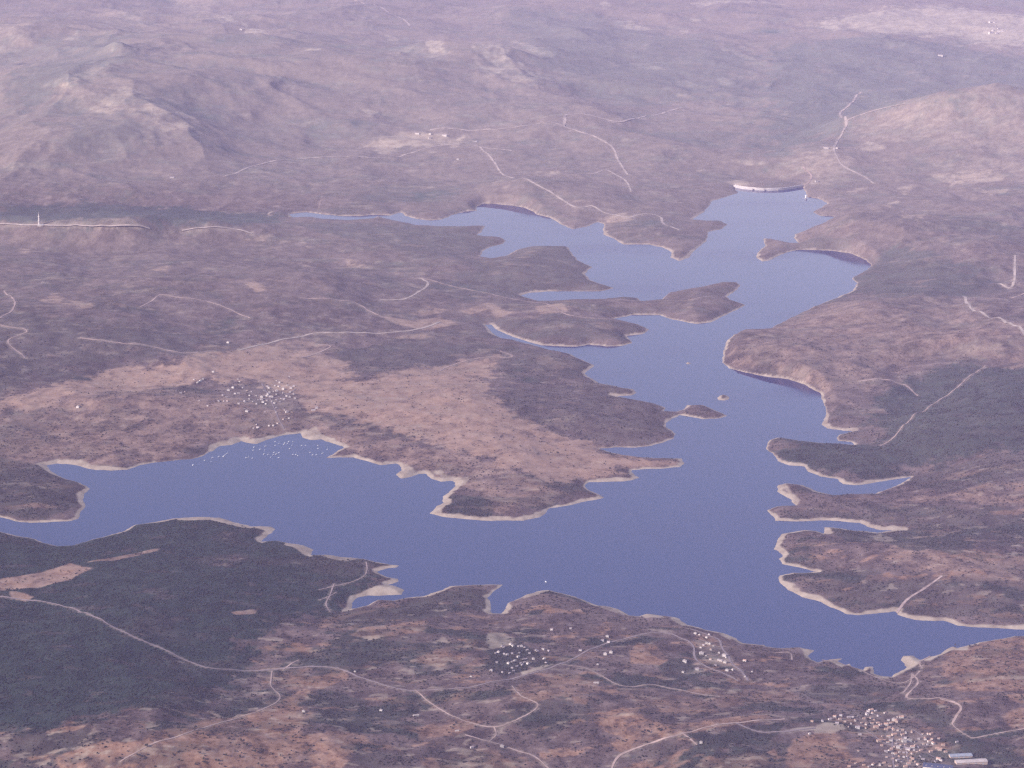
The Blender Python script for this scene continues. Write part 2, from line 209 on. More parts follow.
PATCHES = [
 ('forest', '-70,515 0,520 45,532 75,536 110,526 150,514 200,508 255,515 300,534 345,548 398,556 384,573 366,590 338,612 292,622 258,632 242,650 246,668 225,690 150,708 80,724 0,742 -70,742', 1, 45, 85),
 ('forest', '768,447 800,437 855,444 890,443 868,418 885,395 930,368 985,362 1070,364 1070,440 960,464 910,473 850,483 820,473 790,463', .82, 50, 90),
 ('forest', '845,277 872,260 905,246 960,264 1005,288 960,297 900,297 850,296 815,304 775,326 800,312', .65, 70, 120),
 ('forest', '760,150 765,50 850,38 900,38 945,42 985,52 1070,62 1070,90 960,97 900,103 855,118 845,134 800,144 775,160', .66, 160, 240),
 ('forest', '500,8 600,16 680,36 768,58 768,102 690,100 640,105 560,85 530,60', .55, 180, 280),
 ('forest', '0,88 50,58 80,30 125,35 130,60 90,78 30,112', .55, 140, 200),
 ('forest', '60,150 85,120 125,108 150,130 130,160', .35, 100, 140),
 ('forest', '-40,215 0,206 60,204 180,207 290,216 250,226 180,226 100,224 0,222', .8, 50, 90),  # valley woods, with the valley's shade put into this dark cover too
 ('forest', '455,290 470,265 517,251 550,240 575,244 590,262 612,284 560,296 510,298', .4, 50, 60),
 ('forest', '290,222 380,224 480,228 478,236 500,240 480,252 430,262 390,245 320,232', .45, 40, 60),
 ('forest', '-40,300 60,318 180,330 240,345 190,352 110,366 60,380 0,392 -60,392', .36, 60, 120),
 ('forest', '330,350 400,338 490,345 520,362 470,355 440,362 380,372 350,368', .42, 30, 60),
 ('forest', '490,395 520,385 610,385 660,405 672,432 655,444 600,446 540,428 505,412', .26, 40, 70),
 ('forest', '490,318 620,322 645,330 628,342 540,343 505,335', .4, 20, 25),
 ('forest', '495,345 545,350 590,366 580,380 540,378 500,360', .4, 20, 30),
 ('forest', '-40,455 30,462 60,475 80,482 78,510 40,520 -40,512', .5, 20, 25),
 ('forest', '440,500 450,494 490,500 492,516 450,516', .75, 10, 12),
 ('forest', '545,478 575,472 580,486 545,490', .6, 12, 20),
 ('forest', '780,512 860,510 900,520 860,522 790,520', .35, 12, 20),
 ('forest', '825,528 900,533 980,540 960,556 900,548 840,540', .6, 12, 25),
 ('forest', '850,500 920,505 1000,508 1070,515 1070,545 990,545 910,528 870,520', .4, 20, 35),
 ('forest', '790,560 900,575 1070,590 1070,625 940,618 850,610 800,592', .35, 25, 40),
 ('forest', '880,470 960,462 1060,445 1060,476 980,484 920,490', .35, 25, 40),
 ('forest', '320,615 400,605 440,592 490,588 480,610 420,618 360,630', .5, 15, 30),
 ('forest', '300,650 380,645 470,640 490,650 400,660 350,672 270,660', .7, 15, 30),
 ('forest', '320,690 370,700 360,725 335,725 315,710', .6, 12, 20),
 ('forest', '360,705 380,710 366,730 350,725', .9, 8, 12),
 ('forest', '486,650 520,643 545,655 530,668 505,678 485,668', .75, 8, 15),
 ('forest', '650,655 690,660 700,680 740,690 700,688 660,672', .6, 10, 20),
 ('forest', '690,740 760,725 790,722 770,740 720,750 680,760', .7, 10, 22),
 ('forest', '760,740 800,745 800,768 740,790 700,775', .4, 10, 25),
 ('forest', '520,700 600,700 590,720 540,735 500,720', .45, 15, 30),
 ('forest', '900,690 950,710 960,740 1070,745 1070,800 980,790 980,765 930,730', .55, 15, 30),
 ('forest', '0,735 60,730 110,732 90,760 20,768', .45, 20, 30),
 ('forest', '790,690 870,682 900,690 880,700 820,702', .5, 10, 25),
 # pale grass
 ('grass', '-50,402 60,384 110,370 180,361 215,352 262,344 300,352 330,355 345,366 356,380 402,370 440,364 470,358 500,356 482,385 496,396 505,412 545,432 602,449 640,459 682,463 640,469 602,477 570,486 520,472 470,455 430,440 385,430 340,420 318,412 300,400 262,384 200,380 120,392 60,402 -50,420', 1, 42, 75),
 ('grass', '-50,400 30,394 120,386 240,398 330,420 420,445 470,470 440,480 350,450 300,432 250,440 215,444 160,459 110,467 48,460 20,468 -50,480', .5, 20, 35),
 ('grass', '20,420 60,408 90,405 110,425 70,440 30,440', .5, 15, 25),
 ('grass', '380,440 470,455 560,490 545,508 500,512 470,490', .45, 15, 30),
 ('grass', '300,330 320,345 345,350 290,360 262,350', .5, 12, 22),
 ('grass', '735,350 790,318 830,303 900,297 960,298 985,310 1024,330 1080,345 1080,364 985,357 930,361 880,377 838,391 810,381 770,369 730,363', .34, 45, 70),
 ('grass', '900,500 965,490 1000,482 1080,478 1080,500 1000,504 930,499 870,501 800,494', .45, 20, 30),
 ('grass', '860,538 920,546 1000,556 1080,560 1080,586 960,580 900,562', .55, 25, 40),
 ('grass', '820,22 880,10 960,6 1020,15 1090,8 1090,50 985,45 950,36 890,33 840,29', .95, 150, 240),
 ('grass', '842,128 890,104 950,94 1090,78 1090,152 970,150 930,143 880,141', .26, 90, 120),
 ('grass', '930,170 980,155 1070,155 1070,182 990,182 945,178', .28, 90, 140),
 ('grass', '30,140 60,102 110,76 150,88 200,120 190,136 130,150 60,165', .14, 140, 200),
 ('grass', '-40,50 0,20 30,25 20,50 -40,65', .25, 140, 200),
 ('grass', '105,20 145,8 150,30 130,42 108,30', .3, 120, 160),
 ('grass', '170,0 215,5 240,25 200,20', .35, 80, 120),
 ('grass', '395,50 430,45 450,60 420,68 395,62', .28, 90, 140),
 ('grass', '470,50 510,45 545,75 520,80 480,72', .28, 90, 140),
 ('grass', '770,160 800,145 850,158 850,185 810,185 805,175', .4, 40, 60),
 ('grass', '380,316 412,320 440,317 460,324 430,331 400,325', .9, 12, 14),
 ('grass', '410,314 430,306 450,310 422,317', .8, 12, 14),
 ('grass', '531,306 560,303 570,312 540,314', .9, 10, 14),
 ('grass', '598,218 625,213 635,219 610,225', .8, 18, 25),
 ('grass', '530,358 548,355 565,368 555,374', .6, 10, 16),
 ('grass', '245,283 256,281 268,290 256,292', .9, 12, 12),
 ('grass', '-20,582 45,571 70,563 93,568 70,580 35,588 0,591 -20,590', 1, 8, 8),
 ('grass', '9,591 15,591 35,597 25,602 12,598', 1, 6, 6),
 ('grass', '88,562 110,558 160,548 158,551 112,561', .8, 5, 6),
 ('grass', '230,612 258,609 256,614 235,615', .8, 5, 6),
 ('grass', '80,695 105,690 108,698 85,702', .6, 6, 12),
 ('grass', '130,685 150,678 158,688 140,692', .6, 6, 12),
 # reddish soil and dry fields
 ('soil', '55,800 60,752 100,744 140,742 170,728 205,720 240,714 262,710 300,690 262,684 262,676 345,672 345,680 312,690 300,704 312,716 300,738 330,730 362,735 356,746 330,800', .9, 10, 20),
 ('soil', '355,634 365,627 425,621 428,632 370,641', .8, 8, 14),
 ('soil', '410,662 440,650 472,654 440,666', .8, 8, 12),
 ('soil', '460,667 490,654 493,662 468,670', .7, 8, 10),
 ('soil', '408,730 450,719 482,722 455,736 425,739', .7, 8, 14),
 ('soil', '628,652 640,643 655,645 669,660 660,665 632,663', 1, 5, 5),
 ('soil', '594,630 605,621 616,626 603,635', .9, 5, 6),
 ('soil', '512,688 527,680 565,674 605,680 590,694 540,702 515,705', .65, 8, 14),
 ('soil', '590,722 630,711 655,722 690,736 640,744 622,737', .85, 8, 14),
 ('soil', '600,745 700,722 768,714 770,721 700,731 620,752', .8, 6, 10),
 ('soil', '793,738 830,730 848,740 853,756 842,790 780,790 785,760', .9, 8, 12),
 ('soil', '768,753 774,749 781,757 776,761', 1, 4, 5),
 ('soil', '945,655 985,640 1024,637 1090,640 1090,692 1000,690 958,692 942,675', .75, 10, 18),
 ('soil', '1003,715 1024,708 1060,712 1040,730 1008,726', .8, 8, 10),
 ('soil', '700,760 740,752 768,758 760,800 690,800', .6, 8, 18),
 ('soil', '420,760 480,750 540,760 530,800 410,800', .5, 8, 20),
 ('soil', '700,690 790,690 800,700 720,708', .4, 8, 20),
 ('soil', '620,690 700,700 720,712 640,708', .35, 8, 20),
 ('soil', '322,620 350,612 375,610 345,618 318,630', .7, 6, 8),
 ('soil', '880,640 940,650 930,680 890,660', .15, 8, 20),
 # bare ground, quarries, drawdown flats
 ('bare', '368,146 385,136 400,131 430,133 462,138 462,147 420,146 402,144 386,153', 1.25, 30, 50),
 ('bare', '415,77 422,74 427,81 418,83', .4, 40, 30),
 ('bare', '342,612 350,596 384,585 398,578 405,588 404,594 372,597 354,609', 1, 5, 6),
 ('bare', '376,573 398,564 400,567 386,573 388,578', 1, 4, 4),
 ('bare', '482,641 486,634 497,632 512,642 511,646 488,649', .55, 6, 22),
 ('bare', '521,672 545,665 553,664 535,671 522,675', .7, 4, 3),
 ('bare', '813,728 825,722 842,724 846,729 832,733 815,733', .8, 5, 5),
 ('bare', '788,729 814,726 814,730 790,732', .8, 4, 3),
 ('bare', '396,465 408,463 416,472 402,478', .8, 6, 12),
 ('bare', '430,472 440,470 453,480 446,480', .7, 6, 12),
 ('bare', '440,480 470,476 465,484 455,490 446,497', .6, 6, 10),
 ('bare', '305,432 316,426 322,438 310,441', .8, 6, 8),
 ('bare', '490,600 500,588 504,585 494,594 495,612', 1, 4, 4),
 ('bare', '176,515 222,514 256,524 272,525 278,533 262,543 255,539 267,531 240,527 215,521 178,520', 1, 6, 5), ('bare', '286,541 306,545 316,549 310,557 302,552 284,545', .8, 5, 5), ('bare', '320,554 345,557 368,559 345,561 322,557', .6, 5, 5), ('bare', '797,646 818,648 818,653 806,658 804,652', 1.3, 8, 3), ('bare', '852,660 868,663 874,668 860,672', 1, 6, 4), ('bare', '872,672 886,673 890,679 876,678', .8, 6, 4), ('bare', '955,645 970,644 968,650 955,650', 1, 5, 3), ('bare', '640,613 662,612 664,618 645,618', .9, 5, 3), ('bare', '672,615 690,622 684,626 670,619', .9, 5, 3), ('bare', '600,604 628,611 624,615 600,608', .6, 5, 4), ('bare', '722,630 735,634 730,640 720,635', .8, 5, 3), ('bare', '520,594 540,588 556,589 540,594 524,599', .6, 5, 4),
 ('bare', '862,712 900,712 925,735 955,752 950,768 870,768 885,742 862,730', .2, 15, 35), ('bare', '225,392 250,384 292,380 298,400 285,425 262,428 250,405 225,402', .16, 25, 50), ('bare', '695,640 712,640 728,655 735,668 712,666 700,655', .3, 8, 15),
 ('bare', '826,661 846,655 850,662 842,667', 1.2, 7, 3),
 ('bare', '899,653 914,653 922,661 908,670', 1.1, 7, 4),
 ('bare', '924,660 940,648 944,653 930,661', 1.1, 6, 3),
 ('bare', '778,484 784,484 800,500 796,506', .8, 5, 8),
 ('bare', '727,182 745,179 748,184 736,188', .9, 20, 10),
 ('bare', '872,536 880,534 896,541 888,542', .45, 8, 16),
 ('bare', '-30,222 60,222 150,228 150,231 60,227 -30,226', .35, 20, 15),
 ('bare', '180,232 200,227 225,227 252,233 225,230 200,231', .35, 20, 15),
]
PATCHES += [
 # single pale fields, slopes and clearings of the country behind
 ('grass', '612,20 630,21 652,30 640,31 615,24', 0.75, 18, 24),
 ('grass', '600,3 608,1 612,6 604,9', 0.75, 18, 24),
 ('grass', '625,62 645,63 667,70 650,70', 0.75, 18, 24),
 ('grass', '667,80 690,81 700,87 675,86', 0.75, 18, 24),
 ('grass', '672,93 685,93 688,98 676,97', 0.75, 18, 24),
 ('grass', '717,78 725,77 735,86 722,86', 0.75, 18, 24),
 ('grass', '725,100 733,100 736,105 726,105', 0.75, 18, 24),
 ('grass', '722,48 735,50 758,60 745,60', 0.75, 18, 24),
 ('grass', '512,41 530,43 556,57 540,58', 0.75, 18, 24),
 ('grass', '512,58 520,62 550,79 530,78', 0.75, 18, 24),
 ('grass', '512,76 545,79 530,83 512,82', 0.75, 18, 24),
 ('grass', '537,171 560,171 558,175 538,175', 0.75, 18, 24),
 ('grass', '724,159 740,160 770,163 745,166', 0.75, 18, 24),
 ('grass', '690,3 720,2 700,8', 0.75, 18, 24),
 ('grass', '700,0 760,2 790,4 700,5', 0.75, 18, 24),
 ('grass', '880,43 895,42 890,48', 0.75, 18, 24),
 ('grass', '960,60 985,57 975,62', 0.75, 18, 24),
 ('grass', '690,18 700,20 690,22', 0.75, 18, 24),
 ('grass', '678,30 690,31 684,34', 0.75, 18, 24),
 ('grass', '100,47 118,42 112,52', 0.75, 18, 24),
 ('grass', '60,40 78,30 80,40', 0.75, 18, 24),
 ('grass', '45,85 85,72 110,60 118,62 70,90', 0.75, 18, 24),
 ('grass', '90,110 125,86 140,92 110,115', 0.75, 18, 24),
 ('grass', '130,110 165,105 195,118 160,115', 0.75, 18, 24),
 ('grass', '150,122 190,124 200,132 165,131', 0.75, 18, 24),
 ('grass', '210,5 235,20 225,22', 0.75, 18, 24),
 ('grass', '240,20 268,32 255,34', 0.75, 18, 24),
 ('grass', '300,51 322,48 318,52', 0.75, 18, 24),
 ('grass', '384,34 400,40 390,42', 0.75, 18, 24),
 ('grass', '420,42 435,40 445,55 430,58', 0.75, 18, 24),
 ('grass', '290,85 296,84 292,96', 0.75, 18, 24),
 ('grass', '360,108 378,112 370,118', 0.75, 18, 24),
 ('grass', '470,46 500,43 512,60 490,62', 0.75, 18, 24),
 ('grass', '480,66 512,64 510,74 490,74', 0.75, 18, 24),
 ('grass', '895,190 920,182 905,195', 0.75, 18, 24),
 ('grass', '900,215 930,214 918,222', 0.75, 18, 24),
 ('grass', '880,205 898,200 890,208', 0.75, 18, 24),
 ('grass', '840,193 870,185 860,192', 0.75, 18, 24),
 ('grass', '930,175 990,168 1010,180 950,186', 0.75, 18, 24),
 ('grass', '975,188 1010,190 990,196', 0.75, 18, 24),
 ('grass', '850,148 870,140 885,148 866,152', 0.75, 18, 24),
 ('grass', '820,150 834,146 838,152 824,156', 0.75, 18, 24),
 ('grass', '905,268 945,262 935,268', 0.75, 18, 24),
 ('grass', '960,285 972,278 980,285', 0.75, 18, 24),
 ('grass', '20,248 40,251 20,254', 0.75, 18, 24),
 ('grass', '150,270 168,266 170,274', 0.75, 18, 24),
 ('grass', '245,240 275,233 265,242', 0.75, 18, 24),
 ('grass', '300,262 322,268 312,271', 0.75, 18, 24),
 ('grass', '342,258 372,266 352,267', 0.75, 18, 24),
 ('grass', '300,238 312,247 305,248', 0.75, 18, 24),
 ('grass', '460,310 488,302 500,308 470,315', 0.75, 18, 24),
 ('grass', '395,338 428,333 420,340', 0.75, 18, 24),
 ('grass', '455,356 490,350 478,357', 0.75, 18, 24),
 ('grass', '480,305 512,312 498,318', 0.75, 18, 24),
 ('grass', '40,300 55,293 70,305 50,303', 0.75, 18, 24),
 ('grass', '62,297 95,305 80,309', 0.75, 18, 24)]
for a in PATCHES: patch(*a)
# thickets follow the hollows and stipple the heath; small dry openings lie between them
hol = sstep(.42, .12, ridged(wx, wy, 1500, 4, off=3)) + .8 * sstep(.40, .10, ridged(wx, wy, 420, 3, off=11))
e1 = fbm(GX * .55, GY, 210, 5, .62, off=33); e2 = fbm(GX * .6, GY, 620, 4, .6, off=37); e3 = fbm(GX * .5, GY, 95, 4, .6, off=39)
cover['forest'] = np.maximum(cover['forest'], (.42 * hol * sstep(60, 300, SD) + (.34 + .42 * sstep(9600, 8200, GY)) * sstep(.10, .5, e1 + .4 * e2 + .25 * e3)) * (1 - .75 * cover['grass']) * (1 - .6 * cover['soil']))
cover['forest'] *= 1 - .5 * sstep(.25, .75, e3 + .5 * e2) * sstep(.95, .6, cover['forest'])
near_ = sstep(9600, 8200, GY)
cover['soil'] = np.maximum(cover['soil'], .85 * near_ * sstep(.22, .5, e3 + .55 * e1) * (1 - sstep(.45, .7, cover['forest'])) * sstep(30, 120, SD))
cover['grass'] = np.maximum(cover['grass'], (.42 - .24 * far) * (1 - near_) * sstep(.30, .75, e3 * .7 + .7 * e1) * (1 - sstep(.5, .8, cover['forest'])) * sstep(40, 150, SD))
# the pine wood: lighter stands and thin places
f1m = sstep(.7, .95, cover['forest']) * near_
cover['forest'] *= 1 - f1m * (.30 * sstep(.1, .5, e2 + .3 * e1) + .35 * sstep(.38, .7, e3 + .3 * n2))
# scattered thickets break the open ground, trees keep out of bare ground
th = sstep(.10, .45, fbm(GX, GY, 110, 4, .65, off=70) + .35 * n2)
cover['grass'] *= 1 - .65 * th * (1 - sstep(.75, 1, cover['grass']) * .55)
cover['soil'] *= 1 - .6 * th
# stony outcrops, scree and small ploughed strips
sp1 = fbm(GX * .5, GY, 46, 3, .62, off=131); sp2 = fbm(GX * .45, GY, 150, 4, .6, off=137)
cover['bare'] = np.maximum(cover['bare'], .42 * (.5 + .5 * near_) * sstep(.42, .72, sp1 + .35 * e1 + .25 * e2) * sstep(60, 160, SD) * sstep(.75, .45, cover['forest']) * (1 - .5 * far))
cover["bare"] = np.maximum(cover["bare"], .20 * sstep(.62, .95, sp2 + .5 * sp1 + .3 * e2) * sstep(60, 160, SD) * sstep(.75, .45, cover['forest']))
# the drawdown ring of bare sand: everything the water has bared lately
WEAK = [(768, 188, 40, .0), (190, 455, 130, 1.5), (330, 452, 60, 1.4), (430, 495, 70, 1.5), (540, 510, 70, 1.35), (215, 519, 60, 1.6), (870, 615, 110, 1.1), (850, 230, 60, .1), (800, 320, 45, .0), (870, 275, 35, .15), (440, 215, 80, .5), (720, 230, 50, .35), (700, 295, 45, .45), (560, 240, 60, .6), (500, 245, 40, .7), (60, 545, 60, .5), (620, 610, 120, .8), (640, 300, 60, .5), (800, 645, 60, .6)]
bs = np.ones((NI, NJ))
for px, py, r, v in WEAK:
    (wx0, wy0), = flat([(px, py)]); rr = r / FPX * wy0
    bs *= 1 - (1 - v) * np.exp(-((GX - wx0) / rr) ** 2 - ((GY - wy0) / (rr * 2.6)) ** 2)
bh = (4.4 + 4.4 * fbm(GX, GY, 300, 4, off=80) + 1.6 * fbm(GX, GY, 55, 2, off=81)) * bs
ring = sstep(1.0, -1.2, Z - bh) * (land > -60) * (SD < 130)
cover['bare'] = np.maximum(cover['bare'], ring)
cover['forest'] *= 1 - ring; cover['grass'] *= 1 - ring; cover['soil'] *= 1 - ring

def mesh_from(name, V, F, mat=None, smooth=False):
    V = np.asarray(V, np.float32); F = np.asarray(F, np.int32)
    me = bpy.data.meshes.new(name); k = F.shape[1]
    me.vertices.add(len(V)); me.vertices.foreach_set('co', V.ravel())
    me.loops.add(F.size); me.loops.foreach_set('vertex_index', F.ravel())
    me.polygons.add(len(F)); me.polygons.foreach_set('loop_start', np.arange(0, F.size, k, dtype=np.int32))
    if smooth: me.polygons.foreach_set('use_smooth', np.ones(len(F), bool))
    me.update(calc_edges=True); me.validate()
    if mat: me.materials.append(mat)
    return me
def link(name, me, parent=None, loc=None, rz=0.0):
    o = bpy.data.objects.new(name, me); COL.objects.link(o)
    if parent: o.parent = parent
    if loc is not None: o.location = loc
    o.rotation_euler[2] = rz
    return o
def tag(o, label, cat=None, group=None, kind=None):
    o['label'] = label
    if cat: o['category'] = cat
    if group: o['group'] = group
    if kind: o['kind'] = kind
    return o

# ------------------------------------------------------------------ materials
def new_mat(name):
    m = bpy.data.materials.new(name); m.use_nodes = True; nt = m.node_tree
    return m, nt, nt.nodes['Principled BSDF']
def N(nt, t, **kw):
    n = nt.nodes.new(t)
    for k, v in kw.items(): setattr(n, k, v)
    return n
def noise(nt, scale, detail=3, rough=.55, stretch=None):
    g = N(nt, 'ShaderNodeNewGeometry'); t = N(nt, 'ShaderNodeTexNoise')
    mp = N(nt, 'ShaderNodeMapping'); mp.inputs['Scale'].default_value = stretch or (1, 1, 1)
    nt.links.new(g.outputs['Position'], mp.inputs['Vector']); nt.links.new(mp.outputs['Vector'], t.inputs['Vector'])
    t.inputs['Scale'].default_value = scale; t.inputs['Detail'].default_value = detail; t.inputs['Roughness'].default_value = rough
    return t.outputs['Fac']
def ramp(nt, fac, stops):
    r = N(nt, 'ShaderNodeValToRGB'); e = r.color_ramp.elements
    while len(e) < len(stops): e.new(.5)
    for q, (p, c) in zip(e, stops): q.position = p; q.color = (*c, 1) if len(c) == 3 else c
    nt.links.new(fac, r.inputs['Fac']); return r.outputs['Color']
def math_n(nt, op, a, b=None, clamp=False):
    m = N(nt, 'ShaderNodeMath', operation=op, use_clamp=clamp)
    for i, v in enumerate((a, b)):
        if v is None: continue
        if isinstance(v, (int, float)): m.inputs[i].default_value = v
        else: nt.links.new(v, m.inputs[i])
    return m.outputs[0]
def mix(nt, fac, a, b):
    m = N(nt, 'ShaderNodeMix', data_type='RGBA')
    nt.links.new(fac, m.inputs[0])
    for s, v in ((m.inputs[6], a), (m.inputs[7], b)):
        if isinstance(v, tuple): s.default_value = (*v, 1)
        else: nt.links.new(v, s)
    return m.outputs[2]
def simple(name, c, rough=.8, var=.15, scale=.15):
    m, nt, b = new_mat(name)
    f = noise(nt, scale, 3)
    lo = tuple(x * (1 - var) for x in c); hi = tuple(min(1, x * (1 + var)) for x in c)
    nt.links.new(ramp(nt, f, [(.3, lo), (.7, hi)]), b.inputs['Base Color']); b.inputs['Roughness'].default_value = rough
    b.inputs['Specular IOR Level'].default_value = .2
    return m

def terrain_material():
    m, nt, b = new_mat('open_country')
    at = N(nt, 'ShaderNodeAttribute'); at.attribute_name = 'cover'
    sep = N(nt, 'ShaderNodeSeparateColor'); nt.links.new(at.outputs['Color'], sep.inputs[0])
    fine = noise(nt, .085, 3, .65); mid = noise(nt, .017, 4, .62); big = noise(nt, .0022, 4, .6); streak = noise(nt, .006, 5, .65, (1, .45, 1))
    def edge(v, amt=.9):
        j = math_n(nt, 'MULTIPLY', math_n(nt, 'SUBTRACT', mid, .5), amt)
        k = math_n(nt, 'MULTIPLY', math_n(nt, 'SUBTRACT', fine, .5), amt * .8)
        bell = math_n(nt, 'MULTIPLY', math_n(nt, 'MULTIPLY', v, math_n(nt, 'SUBTRACT', 1.0, v)), 4.0)
        return math_n(nt, 'ADD', v, math_n(nt, 'MULTIPLY', math_n(nt, 'ADD', j, k), bell), clamp=True)
    s = math_n(nt, 'ADD', math_n(nt, 'MULTIPLY', mid, .62), math_n(nt, 'MULTIPLY', fine, .38))
    heath = ramp(nt, s, [(.36, HEATH[0]), (.5, HEATH[1]), (.64, HEATH[2])])
    heath2 = ramp(nt, s, [(.36, HEATH2[0]), (.64, HEATH2[1])])
    heath = mix(nt, ramp(nt, math_n(nt, 'ADD', math_n(nt, 'MULTIPLY', streak, .6), math_n(nt, 'MULTIPLY', big, .4)), [(.42, (0, 0, 0)), (.62, (1, 1, 1))]), heath, heath2)
    grass = ramp(nt, s, [(.34, GRASS[0]), (.46, GRASS[1]), (.66, GRASS[2])])
    soil = ramp(nt, s, [(.36, SOIL[0]), (.47, SOIL[1]), (.66, SOIL[2])])
    bare = ramp(nt, mid, [(.3, BARE[0]), (.7, BARE[1])])
    forest = ramp(nt, s, [(.38, FOREST[0]), (.62, FOREST[1])])
    dry = N(nt, 'ShaderNodeAttribute'); dry.attribute_name = 'dry'  # paling with distance: thicker far haze put into the ground colour
    heath = mix(nt, dry.outputs['Fac'], heath, ramp(nt, s, [(.36, DRY_HAZED[0]), (.62, DRY_HAZED[1])]))
    forest = mix(nt, dry.outputs['Fac'], forest, ramp(nt, s, [(.38, FOREST_DRY_HAZED[0]), (.62, FOREST_DRY_HAZED[1])]))
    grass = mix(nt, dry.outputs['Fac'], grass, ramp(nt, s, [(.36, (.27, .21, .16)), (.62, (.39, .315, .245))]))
    c = mix(nt, edge(sep.outputs[1]), heath, grass)
    c = mix(nt, edge(at.outputs['Alpha']), c, soil)
    c = mix(nt, edge(sep.outputs[0]), c, forest)
    c = mix(nt, edge(sep.outputs[2], .5), c, bare)
    nt.links.new(c, b.inputs['Base Color'])
    b.inputs['Roughness'].default_value = .95; b.inputs['Specular IOR Level'].default_value = .1
    return m
HEATH = [(.020, .012, .013), (.058, .036, .034), (.115, .078, .072)]
HEATH2 = [(.066, .041, .039), (.160, .112, .102)]
DRY_HAZED = [(.165, .128, .108), (.225, .175, .145)]  # paler far heath, haze put into its colour
GRASS = [(.11, .063, .048), (.215, .130, .095), (.28, .182, .138)]
SOIL = [(.055, .026, .017), (.175, .092, .060), (.27, .165, .12)]
FOREST = [(.008, .012, .012), (.026, .034, .029)]
FOREST_DRY_HAZED = [(.085, .094, .085), (.135, .142, .122)]  # greyed far forest, haze put into its colour
BARE = [(.20, .148, .115), (.345, .27, .21)]
M_land = terrain_material()

idx = np.arange(NI * NJ).reshape(NI, NJ)
F = np.stack([idx[:-1, :-1], idx[:-1, 1:], idx[1:, 1:], idx[1:, :-1]], -1).reshape(-1, 4)
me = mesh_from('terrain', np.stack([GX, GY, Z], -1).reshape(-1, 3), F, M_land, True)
land_me = me
tag(link('terrain', me), 'brown heath and forest hills surrounding the blue reservoir', kind='structure')

def water_material():
    m, nt, b = new_mat('lake_water')
    w = noise(nt, .0016, 4, .6, (.5, 1, 1))
    b.inputs['Base Color'].default_value = WATER
    b.inputs['IOR'].default_value = 1.45
    rr = N(nt, 'ShaderNodeMapRange'); nt.links.new(w, rr.inputs[0])
    rr.inputs[1].default_value = .35; rr.inputs[2].default_value = .65; rr.inputs[3].default_value = .01; rr.inputs[4].default_value = .2
    nt.links.new(rr.outputs[0], b.inputs['Roughness'])
    bp = N(nt, 'ShaderNodeBump'); bp.inputs['Strength'].default_value = .2; bp.inputs['Distance'].default_value = .25
    nt.links.new(noise(nt, .12, 3, .6, (1, .6, 1)), bp.inputs['Height']); nt.links.new(bp.outputs[0], b.inputs['Normal'])
    return m
WATER = (.001, .011, .068, 1)
b0 = np.array([[-3600, 6500, 0], [3600, 6500, 0], [3600, 17200, 0], [-3600, 17200, 0]], float)
b0[0, 0] = -2400; b0[1, 0] = 2400
tag(link('water', mesh_from('water', b0, [[0, 1, 2, 3]], water_material())), 'calm blue reservoir water with many narrow arms', kind='structure')

# ------------------------------------------------------------------ roads and tracks
def smooth_line(P, step):
    P = np.asarray(P, float); n = len(P)
    if n == 2: C = P
    else:
        E = np.vstack([2 * P[0] - P[1], P, 2 * P[-1] - P[-2]]); C = []
        for i in range(n - 1):
            p0, p1, p2, p3 = E[i:i + 4]
            for t in np.linspace(0, 1, 10, endpoint=False)[:, None]:
                C.append((.5 * ((2 * p1) + (p2 - p0) * t + (2 * p0 - 5 * p1 + 4 * p2 - p3) * t ** 2 + (3 * p1 - p0 - 3 * p2 + p3) * t ** 3)).ravel())
        C.append(P[-1]); C = np.array(C)
    L = np.r_[0, np.cumsum(np.hypot(*np.diff(C, axis=0).T))]
    k = max(2, int(L[-1] / step)); q = np.linspace(0, L[-1], k)
    return np.stack([np.interp(q, L, C[:, 0]), np.interp(q, L, C[:, 1])], 1)
M_track = simple('pale_dirt', (.27, .185, .16), .95, .35, .02)
M_pale_track = simple('bright_dirt', (.30, .23, .195), .95, .3, .02)
M_road = simple('worn_asphalt', (.19, .14, .14), .9, .2, .03)
M_bed = simple('dry_stream_stones', (.24, .17, .155), .95, .4, .04)
road_pts = []
def clear_way(P, w): road_pts.append(np.c_[P, np.full(len(P), w * .5 + 4)])
